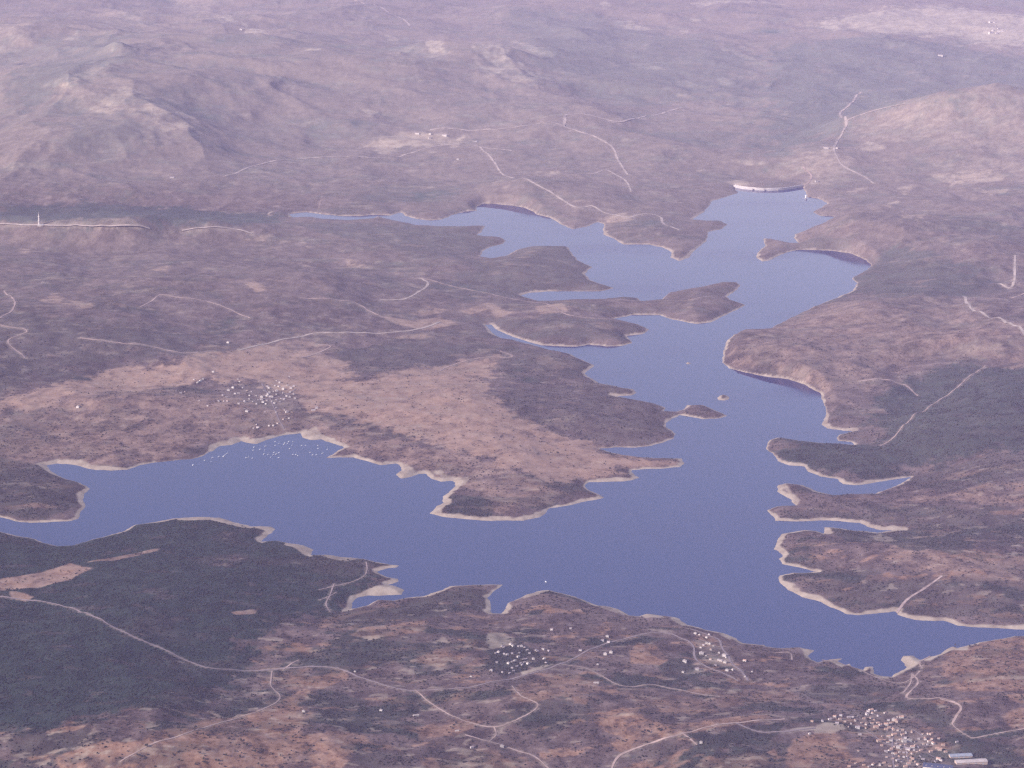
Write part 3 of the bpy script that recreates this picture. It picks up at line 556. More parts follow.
def ribbon(name, pts, w, mat, label):
    P = smooth_line(ground(parse(pts))[:, :2], 10.0 if w < 14 else 16.0); w = w * (.78 if w < 10 else .62 if w < 16 else .8)
    clear_way(P, w)
    t = np.gradient(P, axis=0); t /= np.linalg.norm(t, axis=1)[:, None] + 1e-9; nrm = np.stack([-t[:, 1], t[:, 0]], 1)
    ww = (w / 2) * (1 + .35 * fbm(P[:, 0].copy(), P[:, 1].copy(), 60, 2, off=90))
    offs = (-1, -.6, -.2, .2, .6, 1); rows = []
    for f in offs:
        q = P + nrm * (ww * f)[:, None]
        rows.append(np.c_[q, zat(q[:, 0], q[:, 1])])
    for q in P[::2]:
        i = int(np.searchsorted(Y, q[1])); sp_ = w * .5 + (10 if q[1] < 10500 else 16); k0, k1 = np.searchsorted(Y, [q[1] - sp_, q[1] + sp_]); l0, l1 = np.searchsorted(T, [(q[0] - sp_) / q[1], (q[0] + sp_) / q[1]])
        sl = np.s_[k0:k1, l0:l1]; v_ = .42 * sstep(.9, .3, np.hypot(GX[sl] - q[0], GY[sl] - q[1]) / sp_ + .35 * n2[sl])
        cover['bare'][sl] = np.maximum(cover['bare'][sl], v_); cover['forest'][sl] *= 1 - v_
    lift = .4 + P[:, 1] / 14000 + 0
    zmax = np.max([r[:, 2] for r in rows], 0)
    for r in rows: r[:, 2] = np.maximum(np.maximum(r[:, 2], zmax - 1.5 - w * .12) + lift, .4)
    V = np.stack(rows, 1).reshape(-1, 3); n = len(P); k = len(offs)
    F = [[i * k + j, i * k + j + 1, (i + 1) * k + j + 1, (i + 1) * k + j] for i in range(n - 1) for j in range(k - 1)]
    o = link(name, mesh_from(name, V, F, mat, True)); tag(o, label, kind='structure'); return o
TR, RD = 'dirt_track', 'road'
ROADS = [
 (RD, '430,130 460,129.5 512,128 540,123.5 558,124 563,126 565,121 568,114.5 600,118 625,121 645,116 670,111 682,108', 26, 'long pale road crossing the far hillside with a sharp dogleg'),
 (TR, '563,126 590,135 612,147 618,160 628,175', 20, 'pale track falling away from the dogleg of the far road'),
 (TR, '225,176 262,164 310,158 380,158 415,152 450,145 480,147 512,151', 20, 'pale track running under the far quarry'),
 (TR, '512,175 540,176 590,174 605,170 618,176 628,184 631,192', 17, 'pale track bending down the far hill above the bay'),
 (TR, '480,147 495,163 505,176 530,181 552,193 575,207 592,206 605,213 628,218', 18, 'pale track along the hill above the northern bay'),
 (TR, '628,218 645,214 660,217 664,224 679,230', 20, 'short hooked track on the northern headland'),
 (TR, '-20,224 0,224 40,225.5 80,226 110,227 150,229.5', 22, 'pale ridge road running past the white tower'),
 (TR, '182,231 200,228 225,228 240,230 252,234', 16, 'pale track over the low ridge right of the tower'),
 (TR, '380,300 405,299 418,292 428,284 421,278', 17, 'pale hooked track climbing the heath west of the bays'),
 (TR, '421,278 434,281 448,285 480,292 512,299 540,303 552,306 565,314 590,318 612,319.5', 15, 'pale track along the spine of the long peninsula'),
 (TR, '620,300 660,301 690,300 712,297', 12, 'faint track near the tip of the long peninsula'),
 (TR, '240,350 270,343 300,337 318,333 360,333 400,331.5 430,326 440,322', 16, 'long pale track running into the bright fields'),
 (TR, '300,298 336,300 355,303 378,315 388,318', 13, 'faint pale track slanting down the brown heath'),
 (TR, '300,358 325,350 330,346 318,345', 12, 'small hooked track at the edge of the pale grass'),
 (TR, '140,307 152,301 160,295 175,297 205,301 235,312 250,318', 14, 'pale track crossing the brown heath on the left'),
 (TR, '80,338 120,343 145,345 182,353 214,351', 13, 'pale straight track on the dark heath above the village grass'),
 (TR, '4,291 14,300 13,309 0,318', 14, 'pale curving track at the left edge'),
 (TR, '0,325 27,331 8,341 25,358', 11, 'faint zigzag track on the dark heath at left'),
 (TR, '1015,255 1013,285 998,284', 16, 'pale track climbing the hill on the right edge'),
 (TR, '965,297 970,307 985,315 1005,322 1030,340', 20, 'broad pale track bending down the right hillside'),
 (TR, '965,297 1000,299 1030,293', 14, 'pale level track on the right ridge'),
 (TR, '880,446 900,430 930,406 960,385 985,366', 6, 'faint straight ride through the green wood on the right'),
 (TR, '860,381 890,380 905,385 918,396', 12, 'pale curved track above the wood on the right shore'),
 (RD, '-10,596 25,600 54,604 75,609 100,619 130,635 165,650 190,662 210,668 230,669.5 256,671', 10, 'pale road slanting through the dark near wood'),
 (RD, '256,671 290,668 325,667 345,671 365,679 395,688 420,690.5 450,689 480,685 512,679 560,664 600,646 625,639 645,634 665,633 680,638 693,646 695,658 705,666 720,672 738,681', 10, 'grey main road winding past the lakeside estate'),
 (TR, '564,664.5 585,668 605,678 622,686 640,686 655,685 680,690 720,697', 7, 'pale track leaving the main road towards the brown slope'),
 (TR, '512,686 520,695 530,700 538,705 530,713 512,722 495,727 475,724 455,717 432,704 415,690', 6, 'pale track looping down from the main road'),
 (TR, '465,735 490,742 512,749 535,757 549,769', 7, 'pale track running off the bottom edge'),
 (TR, '494,727 496,735 488,742', 6, 'tiny pale spur between two tracks'),
 (TR, '610,772 618,757 640,747 670,737 685,733 700,729 735,723 785,719', 9, 'pale track between the dark scrub and the red soil'),
 (TR, '682,733 689,738 697,745', 6, 'short pale spur to a small white hut'),
 (RD, '690,629 700,632 710,636 719,640 722,648 728,656 732,664 740,670 748,681', 9, 'pale lane on the lake side of the white villas'),
 (TR, '704,653 712,656 720,654', 5, 'small pale lane among the white villas'),
 (TR, '775,653 790,653 792,660', 6, 'pale hooked path by the shore'),
 (TR, '822,660 840,663 860,670 875,677 890,682 903,683 914,677 920,671', 8, 'pale shore road running round the head of the cove'),
 (TR, '912,675 910,684 903,693', 7, 'pale track straight down from the cove'),
 (TR, '912,674 918,682 911,691 907,698 925,699 940,698 955,702', 8, 'pale zigzag track climbing from the cove'),
 (TR, '922,668 920,662 930,656', 7, 'pale path out to the sandy point of the cove'),
 (TR, '940,699 955,703 961,708 957,715 952,724', 9, 'pale broad track dropping from the zigzag'),
 (TR, '952,724 957,729 966,735 975,738 1000,733 1030,727', 6, 'faint pale track across the slope at right'),
 (RD, '735,723 755,731 775,732 790,731 815,728', 11, 'pale street leading into the lakeshore town'),
 (RD, '866,731 874,736 880,740', 5, 'thin pale lane entering the town from the left'),
 (RD, '913,730 918,733 922,736', 6, 'pale lane curving round the upper edge of the town'),
 (RD, '890,726 893,735 892,748 894,768', 6, 'narrow dark street through the middle of the town'),
 (RD, '880,740 886,744 895,746 906,748 922,751 934,757', 5, 'narrow lane crossing the middle of the shore town'),
 (RD, '900,731 903,740 906,750 908,760 910,770', 5, 'narrow lane running down the right half of the town'),
 (RD, '238,402 252,401 266,399 282,396 296,389', 7, 'pale street crossing the white hill village'),
 (RD, '262,384 268,394 274,408 279,420 284,429', 7, 'pale street dropping from the hill village to the shore'),
 (TR, '803,187 809,182 811,175 803,167', 15, 'pale road climbing from the right end of the dam'),
 (TR, '905,104 880,109 850,119 846,126 838,140 834,150 840,163 850,170 865,177 874,184', 18, 'long pale road winding over the hills beyond the dam'),
 (TR, '846,126 840,113 850,104 861,92', 20, 'faint track climbing into the far green valley'),
 (TR, '350,-4 385,10 400,18 412,26', 30, 'faint pale road on the far mountain'),
 (TR, '283,670 291,664 299,660', 6, 'short pale track leaving the main road uphill at left'),
 (TR, '272,671 271,686 280,697 270,706 257,712 235,719 190,732 150,745 120,762', 6, 'pale track following the crest of the reddish slope at bottom left'),
 (TR, '500,351 512,357 480,358 450,366 440,371', 12, 'pale path along the top edge of the grass'),
]
for n, p, wdt, lab in ROADS: ribbon(n, p, wdt, (M_pale_track if wdt >= 16 else M_road if n == RD else M_track), lab)
for p, wdt, lab in [('897,613 904,603 912,596 928,586 938,579 942,576', 14, 'pale dry stream bed running down to the right shore'),
                    ('330,612 326,604 330,595 334,584', 6, 'pale forked gully in the wood above the sandy cove'),
                    ('320,600 330,596 337,592', 5, 'short pale gully branch above the sandy cove'),
                    ('366,562 367,570 363,577 352,582 335,586 318,590', 5, 'thin pale stream bed crossing the near wood')]:
    ribbon('stream_bed', p, wdt, M_bed, lab)

# ------------------------------------------------------------------ small mesh builder
class MB:
    def __init__(s): s.v = []; s.f = []
    def add(s, v, f):
        n = len(s.v); s.v += [tuple(map(float, p)) for p in v]; s.f += [[i + n for i in q] for q in f]; return s
    def box(s, x0, x1, y0, y1, z0, z1):
        return s.add([(x0, y0, z0), (x1, y0, z0), (x1, y1, z0), (x0, y1, z0), (x0, y0, z1), (x1, y0, z1), (x1, y1, z1), (x0, y1, z1)],
                     [[0, 3, 2, 1], [4, 5, 6, 7], [0, 1, 5, 4], [1, 2, 6, 5], [2, 3, 7, 6], [3, 0, 4, 7]])
    def lathe(s, prof, n=12, cx=0, cy=0):
        v = []; f = []
        for r, z in prof: v += [(cx + r * math.cos(2 * math.pi * k / n), cy + r * math.sin(2 * math.pi * k / n), z) for k in range(n)]
        for i in range(len(prof) - 1): f += [[i * n + k, i * n + (k + 1) % n, (i + 1) * n + (k + 1) % n, (i + 1) * n + k] for k in range(n)]
        f += [list(range(n))[::-1], [(len(prof) - 1) * n + k for k in range(n)]]
        return s.add(v, f)
    def mesh(s, name, mat):
        me = bpy.data.meshes.new(name); me.from_pydata(s.v, [], s.f); me.update(); me.materials.append(mat); return me
def thing(name, label, cat, loc, rz=0.0, group=None, scale=1.0):
    o = bpy.data.objects.new(name, None); COL.objects.link(o); o.location = loc; o.rotation_euler[2] = rz; o.scale = (scale,) * 3
    o.empty_display_size = 5
    return tag(o, label, cat, group)

M_white = simple('whitewash', (.48, .42, .395), .75, .25, .04); M_cream = simple('cream_render', (.42, .31, .26), .8, .1, .4)
M_stone = simple('grey_stone_wall', (.30, .26, .25), .9, .2, .6)
M_grey = simple('pale_grey_roof', (.27, .21, .22), .85, .3, .04); M_tile = simple('terracotta_tiles', (.32, .185, .14), .85, .3, .04)
M_pale = simple('pale_flat_roof', (.34, .275, .255), .9, .3, .04); M_conc = simple('concrete', (.42, .37, .36), .85, .1, .05)
M_blue = simple('blue_grey_metal', (.22, .225, .26), .95, .15, .2); M_navy = simple('dark_blue_metal', (.05, .055, .10), .6, .2, .2)
M_metal = simple('grey_metal', (.35, .35, .37), .5, .1, .3); M_dark = simple('dark_opening', (.03, .03, .035), .6, .1, .3)
M_hull = simple('white_gelcoat', (.62, .60, .60), .3, .03, 1.0); M_bluehull = simple('blue_gelcoat', (.10, .16, .33), .25, .05, 1.0)
M_alu = simple('mast_aluminium', (.6, .6, .62), .4, .05, 1.0)

def gable_walls(w, d, h, rise):
    a, b = w / 2, d / 2
    return MB().add([(-a, -b, -2.5), (a, -b, -2.5), (a, b, -2.5), (-a, b, -2.5), (-a, -b, h), (a, -b, h), (a, b, h), (-a, b, h), (-a, 0, h + rise), (a, 0, h + rise)],
                    [[0, 1, 5, 4], [1, 2, 6, 9, 5], [2, 3, 7, 6], [3, 0, 4, 8, 7], [0, 3, 2, 1]])
def gable_roof(w, d, h, rise, over=.5, th=.3):
    a, b = w / 2 + over, d / 2 + over; k = rise / (d / 2); e = h - over * k + .03; r = h + rise + .03
    return MB().add([(-a, -b, e), (a, -b, e), (a, 0, r), (-a, 0, r), (a, b, e), (-a, b, e), (-a, -b, e + th), (a, -b, e + th), (a, 0, r + th), (-a, 0, r + th), (a, b, e + th), (-a, b, e + th)],
                    [[0, 3, 2, 1], [3, 5, 4, 2], [6, 7, 8, 9], [9, 8, 10, 11], [0, 1, 7, 6], [4, 5, 11, 10], [1, 2, 8, 7], [2, 4, 10, 8], [5, 3, 9, 11], [3, 0, 6, 9]])
def opening(x, z, w, h, y): return MB().box(x - w / 2, x + w / 2, y - .06, y + .2, z, z + h)
# kinds of house: words for the label, width, depth, wall height, roof rise, materials
KINDS = {'g': ('grey-roofed white', 12, 8.5, 5.6, 1.8, M_white, M_grey), 't': ('red-roofed white', 12, 9, 5.4, 2.0, M_white, M_tile),
         'c': ('cream', 13, 9, 6.2, 2.0, M_cream, M_tile), 'w': ('flat-roofed white', 12, 9, 6.4, 0, M_white, M_pale),
         's': ('stone', 10, 7.5, 4.6, 1.7, M_stone, M_grey), 'l': ('long white', 20, 8, 4.2, 1.4, M_white, M_pale)}
PARTS = {}
for k, (wd, a, d, h, r, mw, mr) in KINDS.items():
    if r:
        W = gable_walls(a, d, h, r).mesh('wall', mw); Rf = gable_roof(a, d, h, r).mesh('roof', mr)
        Ch = MB().box(a * .25, a * .25 + .9, .6, 1.5, h, h + r + 1.1).mesh('chimney', mw)
    else:
        W = MB().box(-a / 2, a / 2, -d / 2, d / 2, -2.5, h).mesh('wall', mw)
        Rf = MB().box(-a / 2 - .25, a / 2 + .25, -d / 2 - .25, d / 2 + .25, h + .003, h + .5).box(-2, 2, -.5, 3, h + .5, h + 2.6).mesh('roof', mr); Ch = None
    D = opening(0, 0, 1.3, 2.3, -d / 2).mesh('door', M_dark)
    Wn = [opening(x, z, 1.3, 1.3, -d / 2).mesh('window', M_dark) for z in ((1.0, 3.6) if h > 5 else (1.0,)) for x in (-a * .32, a * .32)]
    PARTS[k] = (W, Rf, Ch, D, Wn)
def house(k, p3, rz, label, group=None, scale=1.0, name='house', cat='house', detail=True):
    W, Rf, Ch, D, Wn = PARTS[k]
    t = thing(name, label, cat, p3, rz, group, scale)
    link('wall', W, t); r = link('roof', Rf, t)
    if Ch: link('chimney', Ch, r)
    if detail:
        link('door', D, t)
        for q in Wn: link('window', q, t)
    return t
ORD = ['first', 'second', 'third', 'fourth', 'fifth', 'sixth', 'seventh', 'eighth', 'ninth', 'tenth', 'eleventh', 'twelfth', 'thirteenth']
NUM = ['', 'one', 'two', 'three', 'four', 'five', 'six', 'seven', 'eight', 'nine', 'ten']
def name_rows(items, words, place, row=7):
    """items: (x, y, kind). Gives each its own label from its look and its place in the rows of its kind."""
    out = [None] * len(items)
    for k in sorted({i[2] for i in items}):
        ids = sorted([n for n, i in enumerate(items) if i[2] == k], key=lambda n: items[n][1])
        nr = max(1, math.ceil(len(ids) / row)); per = math.ceil(len(ids) / nr)
        for r in range(nr):
            part = sorted(ids[r * per:(r + 1) * per], key=lambda n: items[n][0]); n = len(part)
            rp = '' if nr == 1 else (' upper row' if r == 0 else ' lowest row' if r == nr - 1 else f' {ORD[r]} row')
            for j, q in enumerate(part):
                if n == 1: out[q] = f'only {words[k][0]} in {place}' if not rp else f'single {words[k][0]} in the{rp} of {place}'
                else:
                    w = 'leftmost' if j == 0 else 'rightmost' if j == n - 1 else f'{ORD[j]}'
                    out[q] = f'{w} of {NUM[n]} {words[k][1]}' + ('' if j in (0, n - 1) else ' from left') + (f',{rp} of {place}' if rp else f' in {place}')
    return out
def village(pts, kinds, place, group, scale, base_rz, detail):
    P = parse(pts); G = ground(P); r = random.Random(len(P))
    ks = [r.choice(kinds) for i in range(len(P))]
    words = {k: (KINDS[k][0] + ' house', KINDS[k][0] + ' houses') for k in KINDS}
    labs = name_rows([(P[i, 0], P[i, 1], ks[i]) for i in range(len(P))], words, place)
    for i in range(len(P)):
        house(ks[i], G[i], base_rz + r.gauss(0, .3) + (math.pi / 2 if r.random() < .15 else 0), labs[i], group, scale * min(1.35, max(.55, r.lognormvariate(-.12, .28))), detail=detail)

TOWN = """848.8,718.1 852.8,717.4 857.7,716.4 840.7,715.9 868.3,711.9 872.7,713.7 875.6,711.2 867,715 878,716.4 885.1,713.3 898,717.3 901.5,717.9 861.7,723.2 866.1,724.8 857.5,728.3 865.7,728.8 867.4,718.6 880.4,725.4 878,723.6 886,725.2 890.9,723.5 894,720.8 888.2,720.8 896.4,722
897.5,730.8 893.5,730.1 902.8,730.5 882.3,736.5 888.5,737 894,735.8 898.4,735.4 905.9,733.2 911.7,732.3 905.3,738.5 878.9,741.8 887.8,742.7 881.6,746 891.5,749.2 890.4,751.4 895.4,754.4 905.5,745 914.3,742 915.2,745.4 912.6,747.6 913.9,750.6 900.6,740.3 918.7,739.2 910.8,757.5 902,762 917.9,765 858.1,751.3 855.9,763.7 863.9,765.5 869.2,767 879.8,765.5 884.2,763.4 890,766.8 896.6,766.4 905.5,767.3 901,749.6 903.7,753.2
922.8,734.4 928.1,734.4 931.2,734.6 925.2,739.6 931.8,739.4 929.3,742 923.2,744.9 927.2,744.9 933.4,743.9 937.3,748.8 939.5,750.4 930.8,752.2 938.7,739 943.3,745.5 935,762.3 938.7,759.8 941.2,761 926.7,765.7 910.5,761.3 915.2,762.2 907.6,757 945.6,752.5 956.8,742.6 908,750 912,754 907,753 898,748 894,747 899.5,752.5 904,757.5 893,759 897.5,761 908.5,764.5 912.5,759.5 920,757 923,760 921,751 917,752 918,747.5 909.5,741.5 904,742 897,741 891,741 893,754 886,752 884,741 902.5,735.5 845,722 851,724 855,721 848,727 837,724 830,720 860,735 864,719 870,718.5 874,720 872,724 876,728 886,730 889,728 871,711 834.6,717 840,719.5 822.4,721.5 812,721.8 900.2,745.6 896,744 899,757 886.5,757.5 873,765 849,767"""
village(TOWN, 'gtcwtgcsttctg', 'the shore town', 'houses of the large town by the near shore', .78, .1, True)
ESTATE = "695.2,634 699.5,635.2 709,635 706.6,638 700.7,648 703.6,645.4 706.6,643.8 709.5,644.2 713.2,646.4 710.9,650 719,653.2 701.5,654.2 724,656.4 726.2,658 715.2,666 696.8,670 721,661.3 725,663 718.3,660.5 727,671 733,670.2 744.8,661.3 752,672 706,656 710.5,659.7 745,677 684.7,662.3"
village(ESTATE, 'wgwwtw', 'the villa estate', 'white villas of the lakeside estate', .78, -.3, True)
VILL = """213.2,372.3 193.9,379.8 198,382.5 203,379.4 200.7,381.3 180.8,393.3 185,391.9 199.1,400.7 207.7,406 218.7,401.6 223.8,401.3 226.9,401.3 226.5,397.3 222.6,395.4 228.4,390.7 233,388 242.5,388 238.2,393.4 235,394 247,391 251.5,391.9 249,399.3 244.8,402 238.6,404 244.5,409 246.8,411.8 252.6,402 239.4,382 237.8,379.4
289.2,377 276.3,380.9 279.5,382.9 267.3,386.8 269,388.4 275,386 278.5,386.6 283.4,389.5 291.2,388.4 293.7,386.4 290,392.3 293.5,394.4 295,398.9 286.7,396.4 289.8,397.4 283,393.4 276.3,394.6 273.4,391.9 276.9,391.3 269.7,392.3 261.9,397.3 261.5,399.9 258.2,400.2 256,395.8 249.4,395.8 276,400 274.4,403.4 279.8,402 281.2,398.9 265.8,404.2 265,412.2 276.3,408.3 276,412.4 284.5,410.2 287,412.6 288.8,418.4 283,419.6 277.5,423.5 273.6,425.9 269,426.1 316.6,408.3 313.4,410.4 256.4,404.2 287.7,385.6 266.6,396.2 266.8,400.7 258,428 253.3,428.6 256.4,424.7 264,391 271,397 268,394.5 284,399.5 263,402.5 272,401.5"""
village(VILL, 'wwggwtwlwsg', 'the hill village', 'houses of the white village above the marina', 0.76, -.1, False)
FARV = "989.6,22.6 994.5,22.8 992.5,30.8 990.5,33.8 996.6,33.6 999,31.8 995.8,26.3 998.2,29 1003,31.6"
village(FARV, 'www', 'the faint far village', 'houses of the far village on the pale plain', 2.0, .2, False)
# cabins of the camp among the trees
Pc = parse("510.4,644.7 503.6,647.8 518.3,646.7 521.4,646.7 527.2,650.5 524.8,648.1 512.8,646.4 495.7,653.6 504.3,654.3 498.5,652.6 519.3,653.6 512.1,653.9 514.9,661.4 496.7,662.8 512.1,662.1 508.4,663.8 523.4,660 525.8,659.7 533.3,659.4 521,663.5 524.4,662.8 527.8,664.2 516.9,666.9 513.5,671.7 491.3,671 502.6,672.7 509.4,673.7 542.9,649.8 537.4,651.9 536,650.5 507.3,655.3 501.9,646.4 529.6,653.6 518.3,657.3 512.1,668.3 522.1,665.2 544.3,659.4 546,663.4 548.5,651.3")
Gc = ground(Pc); rr_ = random.Random(3)
kc = ['sw'[i % 3 == 0] for i in range(len(Pc))]
for i, lb in enumerate(name_rows([(Pc[i, 0], Pc[i, 1], kc[i]) for i in range(len(Pc))], {'s': ('grey cabin', 'small grey cabins'), 'w': ('white cabin', 'small white cabins')}, 'the wooded lakeside camp')):
    house(kc[i], Gc[i], rr_.uniform(-1, 1), lb, 'cabins of the wooded camp', .72, 'cabin', 'cabin', False)
LONE = [(605.2, 654.9, 'w', 'white house just below the main road, left one of the pair', 1), (611, 653.1, 'w', 'white house just below the main road, right one of the pair', 1),
 (596.3, 683.2, 'l', 'long white farm building alone on the brown slope', .9), (580.5, 650.8, 'g', 'small white house above the main road fork', .9),
 (602.4, 641.2, 'g', 'left white house of the three above the road bend', .9), (607.2, 637, 'w', 'topmost white house of the three above the road bend', .9), (608.6, 642.6, 'g', 'lowest white house of the three above the road bend', .9),
 (597.6, 664.9, 'w', 'tiny white house beside the pale track', .6), (551.8, 630, 'g', 'small pale house alone in the scrub above the camp', .8), (570.5, 628.7, 'g', 'small pale house right of the scrub clearing', .7),
 (683, 672.6, 'w', 'tiny white house left of the villa estate below the road', .7), (381, 711, 'w', 'small white house alone on the dark valley slope', .8), (303.5, 712, 'w', 'small white house alone on the reddish field at left', .8),
 (416, 716, 'l', 'long pale shed slanting beside the reddish field', 1.0), (471, 677, 'w', 'tiny white house above the main road', .6), (355, 672, 'w', 'tiny white hut above the curve of the main road', .6),
 (457, 731, 'l', 'low white farm building near the bottom track', .7), (472, 748, 'g', 'small grey-roofed farmhouse at the bottom edge', .9), (502, 747, 'w', 'small white farmhouse beside the bottom track', .9),
 (701, 743, 'w', 'small white hut at the end of the short spur', .8), (809.8, 734.2, 'w', 'tiny white hut below the pale car park', .7), (78, 407.5, 'w', 'lone white hut on the pale slope left of the village', 1.2),
 (816.5, 182, 'w', 'white house on the hill right of the dam', 2.2), (826, 148.3, 'l', 'long white building on the hilltop beyond the dam', 2.4), (836.8, 148.6, 'w', 'small white building right of the long hilltop one', 1.8),
 (417.4, 134, 'l', 'bright white building at the top of the far quarry', 2.2), (430, 134.3, 'w', 'white block in the middle of the far quarry', 2), (429.8, 138.4, 'w', 'lower white block in the far quarry', 2), (444.4, 135.8, 'l', 'long white building at the right of the far quarry', 2.6),
 (457.8, 159.8, 'w', 'lone white hut below the far quarry', 1.8), (475, 142, 'l', 'white building right of the far quarry', 2.2), (241, 30, 'w', 'far white hut on the mountain flank', 2.6), (172, 178, 'l', 'pale farm building at the foot of the mountain', 2.0),
 (228, 343, 'w', 'tiny white hut on the dark heath above the grass', 1.1), (940.5, 56, 'l', 'lone white building in the far green valley', 3.0)]
Gl = ground([(a, b) for a, b, *_ in LONE])
for (a, b, k, lb, s), g in zip(LONE, Gl): house(k, g, random.uniform(-.4, .4), lb, None, s * (.68 if s > 1.5 else .9), detail=b > 600)

# ------------------------------------------------------------------ industrial sheds at the edge of the town
def shed(px, py, L, D, H, mw, mr, rz, label):
    g = ground([(px, py)])[0]
    t = thing('industrial_shed', label, 'shed', g, rz)
    link('wall', gable_walls(L, D, H, D * .10).mesh('wall', mw), t); r = link('roof', gable_roof(L, D, H, D * .10, .8, .4).mesh('roof', mr), t)
    k = MB()
    for i in range(5): x = -L * .4 + i * L * .2; link('skylight', MB().box(x - 1.2, x + 1.2, -D * .32, -D * .14, H + D * .10 * .38, H + D * .10 * .82 + .25).mesh('skylight', M_pale), r)
    for i in range(4): x = -L * .36 + i * L * .24; link('door', MB().box(x - 2.5, x + 2.5, -D / 2 - .1, -D / 2 + .2, 0, 4.2).mesh('door', M_metal), t)
shed(960.5, 757, 66, 20, 6.5, M_cream, M_blue, .12, 'long shed with a blue-grey metal roof on the town edge')
shed(971, 763, 92, 22, 7, M_cream, M_pale, .12, 'long cream shed with a pale roof below the blue-roofed one')
shed(938, 768, 84, 30, 6, M_white, M_navy, -.25, 'wide shed with a dark blue roof at the bottom edge')

# ------------------------------------------------------------------ dam, tower, intake
dp = smooth_line(flat(parse("733.5,187 740,188.6 750,189.8 762,190.6 775,190.6 788,189.6 803.5,187")), 14)
t_ = np.gradient(dp, axis=0); t_ /= np.linalg.norm(t_, axis=1)[:, None]; nn = np.stack([-t_[:, 1], t_[:, 0]], 1)
def wall_along(o0, o1, z0, z1, b0=0.0):
    m = MB(); n = len(dp); v = []
    for i in range(n):
        for o_, z in ((o0 - b0, z0), (o1, z0), (o1, z1), (o0, z1)): q = dp[i] + nn[i] * o_; v.append((q[0] - dp[0, 0], q[1] - dp[0, 1], z))
    f = [[i * 4 + j, i * 4 + (j + 1) % 4, (i + 1) * 4 + (j + 1) % 4, (i + 1) * 4 + j] for i in range(n - 1) for j in range(4)] + [[0, 1, 2, 3], [(n - 1) * 4 + k for k in (3, 2, 1, 0)]]
    return m.add(v, f)
dam = thing('arch_dam', 'pale curved concrete dam closing the far end of the reservoir', 'dam', (dp[0, 0], dp[0, 1], 0))
CR = 13
link('arch_wall', wall_along(0, 14, -40, CR).mesh('arch_wall', M_conc), dam)
link('crest_road', wall_along(1.5, 12.5, CR + .004, CR + .25).mesh('crest_road', M_pale), dam)
link('parapet', wall_along(-.4, 1.2, CR - 1, CR + 2.2).mesh('parapet', M_white), dam); link('parapet', wall_along(12.8, 14.4, CR - 1, CR + 2.2).mesh('parapet', M_white), dam)
for k in (0.3, .45, .6): 
    i = int(k * (len(dp) - 1)); q = dp[i] - dp[0] - nn[i] * 4
    link('intake', MB().box(q[0] - 4, q[0] + 4, q[1] - 3, q[1] + 3, -30, CR - 3).mesh('intake', M_stone), dam)
it = flat([(806, 198)])[0]
t = thing('intake_tower', 'small white tower standing in the water right of the dam', 'tower', (it[0], it[1], 0))
link('shaft', MB().lathe([(6, -25), (6, 14), (7.5, 14.5), (7.5, 17)], 16).mesh('shaft', M_white), t); link('roof', MB().lathe([(8, 17), (8, 17.6), (.5, 21)], 16).mesh('roof', M_white), t)
link('pontoon', MB().box(-22, 14, -10, -4, -1, 1.2).mesh('pontoon', M_white), t)
g = ground([(39.3, 225.6)])[0]
t = thing('communication_tower', 'tall slender white tower standing on the ridge road', 'tower', g)
link('shaft', MB().lathe([(7, -4), (6, 6), (4.6, 34), (3.6, 58)], 16).mesh('shaft', M_white), t)
link('platform', MB().lathe([(4, 24), (7.5, 26), (7.5, 29), (4, 30)], 16).mesh('platform', M_white), t); link('platform', MB().lathe([(3.5, 50), (6, 52), (6, 55), (3.4, 56)], 16).mesh('platform', M_white), t)
an = link('antenna', MB().lathe([(2.2, 58), (1.8, 70), (.7, 71), (.5, 80)], 10).mesh('antenna', M_white), t)
link('base_building', MB().box(-9, 26, -9, 8, -3, 7).box(-4, 8, -6, 6, 7, 12).mesh('base_building', M_white), t)
link('lattice_mast', MB().box(14, 15, -1, 0, 7, 34).box(18, 19, -1, 0, 7, 34).box(14, 19, -.8, -.2, 12, 13).box(14, 19, -.8, -.2, 20, 21).box(14, 19, -.8, -.2, 28, 29).box(14, 19, -.8, -.2, 33, 34).mesh('lattice_mast', M_stone), t)

# ------------------------------------------------------------------ boats
def hull(L, B, H):
    st = [(-.5, .38, .0), (-.25, .5, -.02), (.1, .48, .0), (.32, .28, .05), (.5, .02, .14)]; m = MB(); v = []
    for x, b, up in st: v += [(x * L, -b * B, H * (1 + up)), (x * L * .96, -b * B * .55, -.25), (x * L * .96, b * B * .55, -.25), (x * L, b * B, H * (1 + up))]
    f = [[i * 4 + j, (i + 1) * 4 + j, (i + 1) * 4 + j + 1, i * 4 + j + 1] for i in range(4) for j in range(3)] + [[i * 4 + 3, (i + 1) * 4 + 3, (i + 1) * 4, i * 4] for i in range(4)] + [[0, 1, 2, 3]]
    return m.add(v, f)
BL = 10.5
BP = dict(hw=hull(BL, 3.4, 1.3).mesh('hull', M_hull), hb=hull(BL, 3.4, 1.3).mesh('hull', M_bluehull), cab=MB().add([(-3, -1.1, 1.25), (2.4, -.8, 1.25), (2.4, .8, 1.25), (-3, 1.1, 1.25), (-2.6, -.9, 2.1), (1.4, -.6, 2.0), (1.4, .6, 2.0), (-2.6, .9, 2.1)],
          [[4, 5, 6, 7], [0, 1, 5, 4], [1, 2, 6, 5], [2, 3, 7, 6], [3, 0, 4, 7]]).mesh('cabin', M_hull),
          mast=MB().lathe([(.14, 1.4), (.08, 13.5)], 6, .6).mesh('mast', M_alu), boom=MB().box(-3.4, .5, -.25, .25, 3.1, 3.6).mesh('boom', M_hull),
          tall=MB().box(-2.6, 1.2, -1.2, 1.2, 1.25, 3.2).mesh('wheelhouse', M_hull))
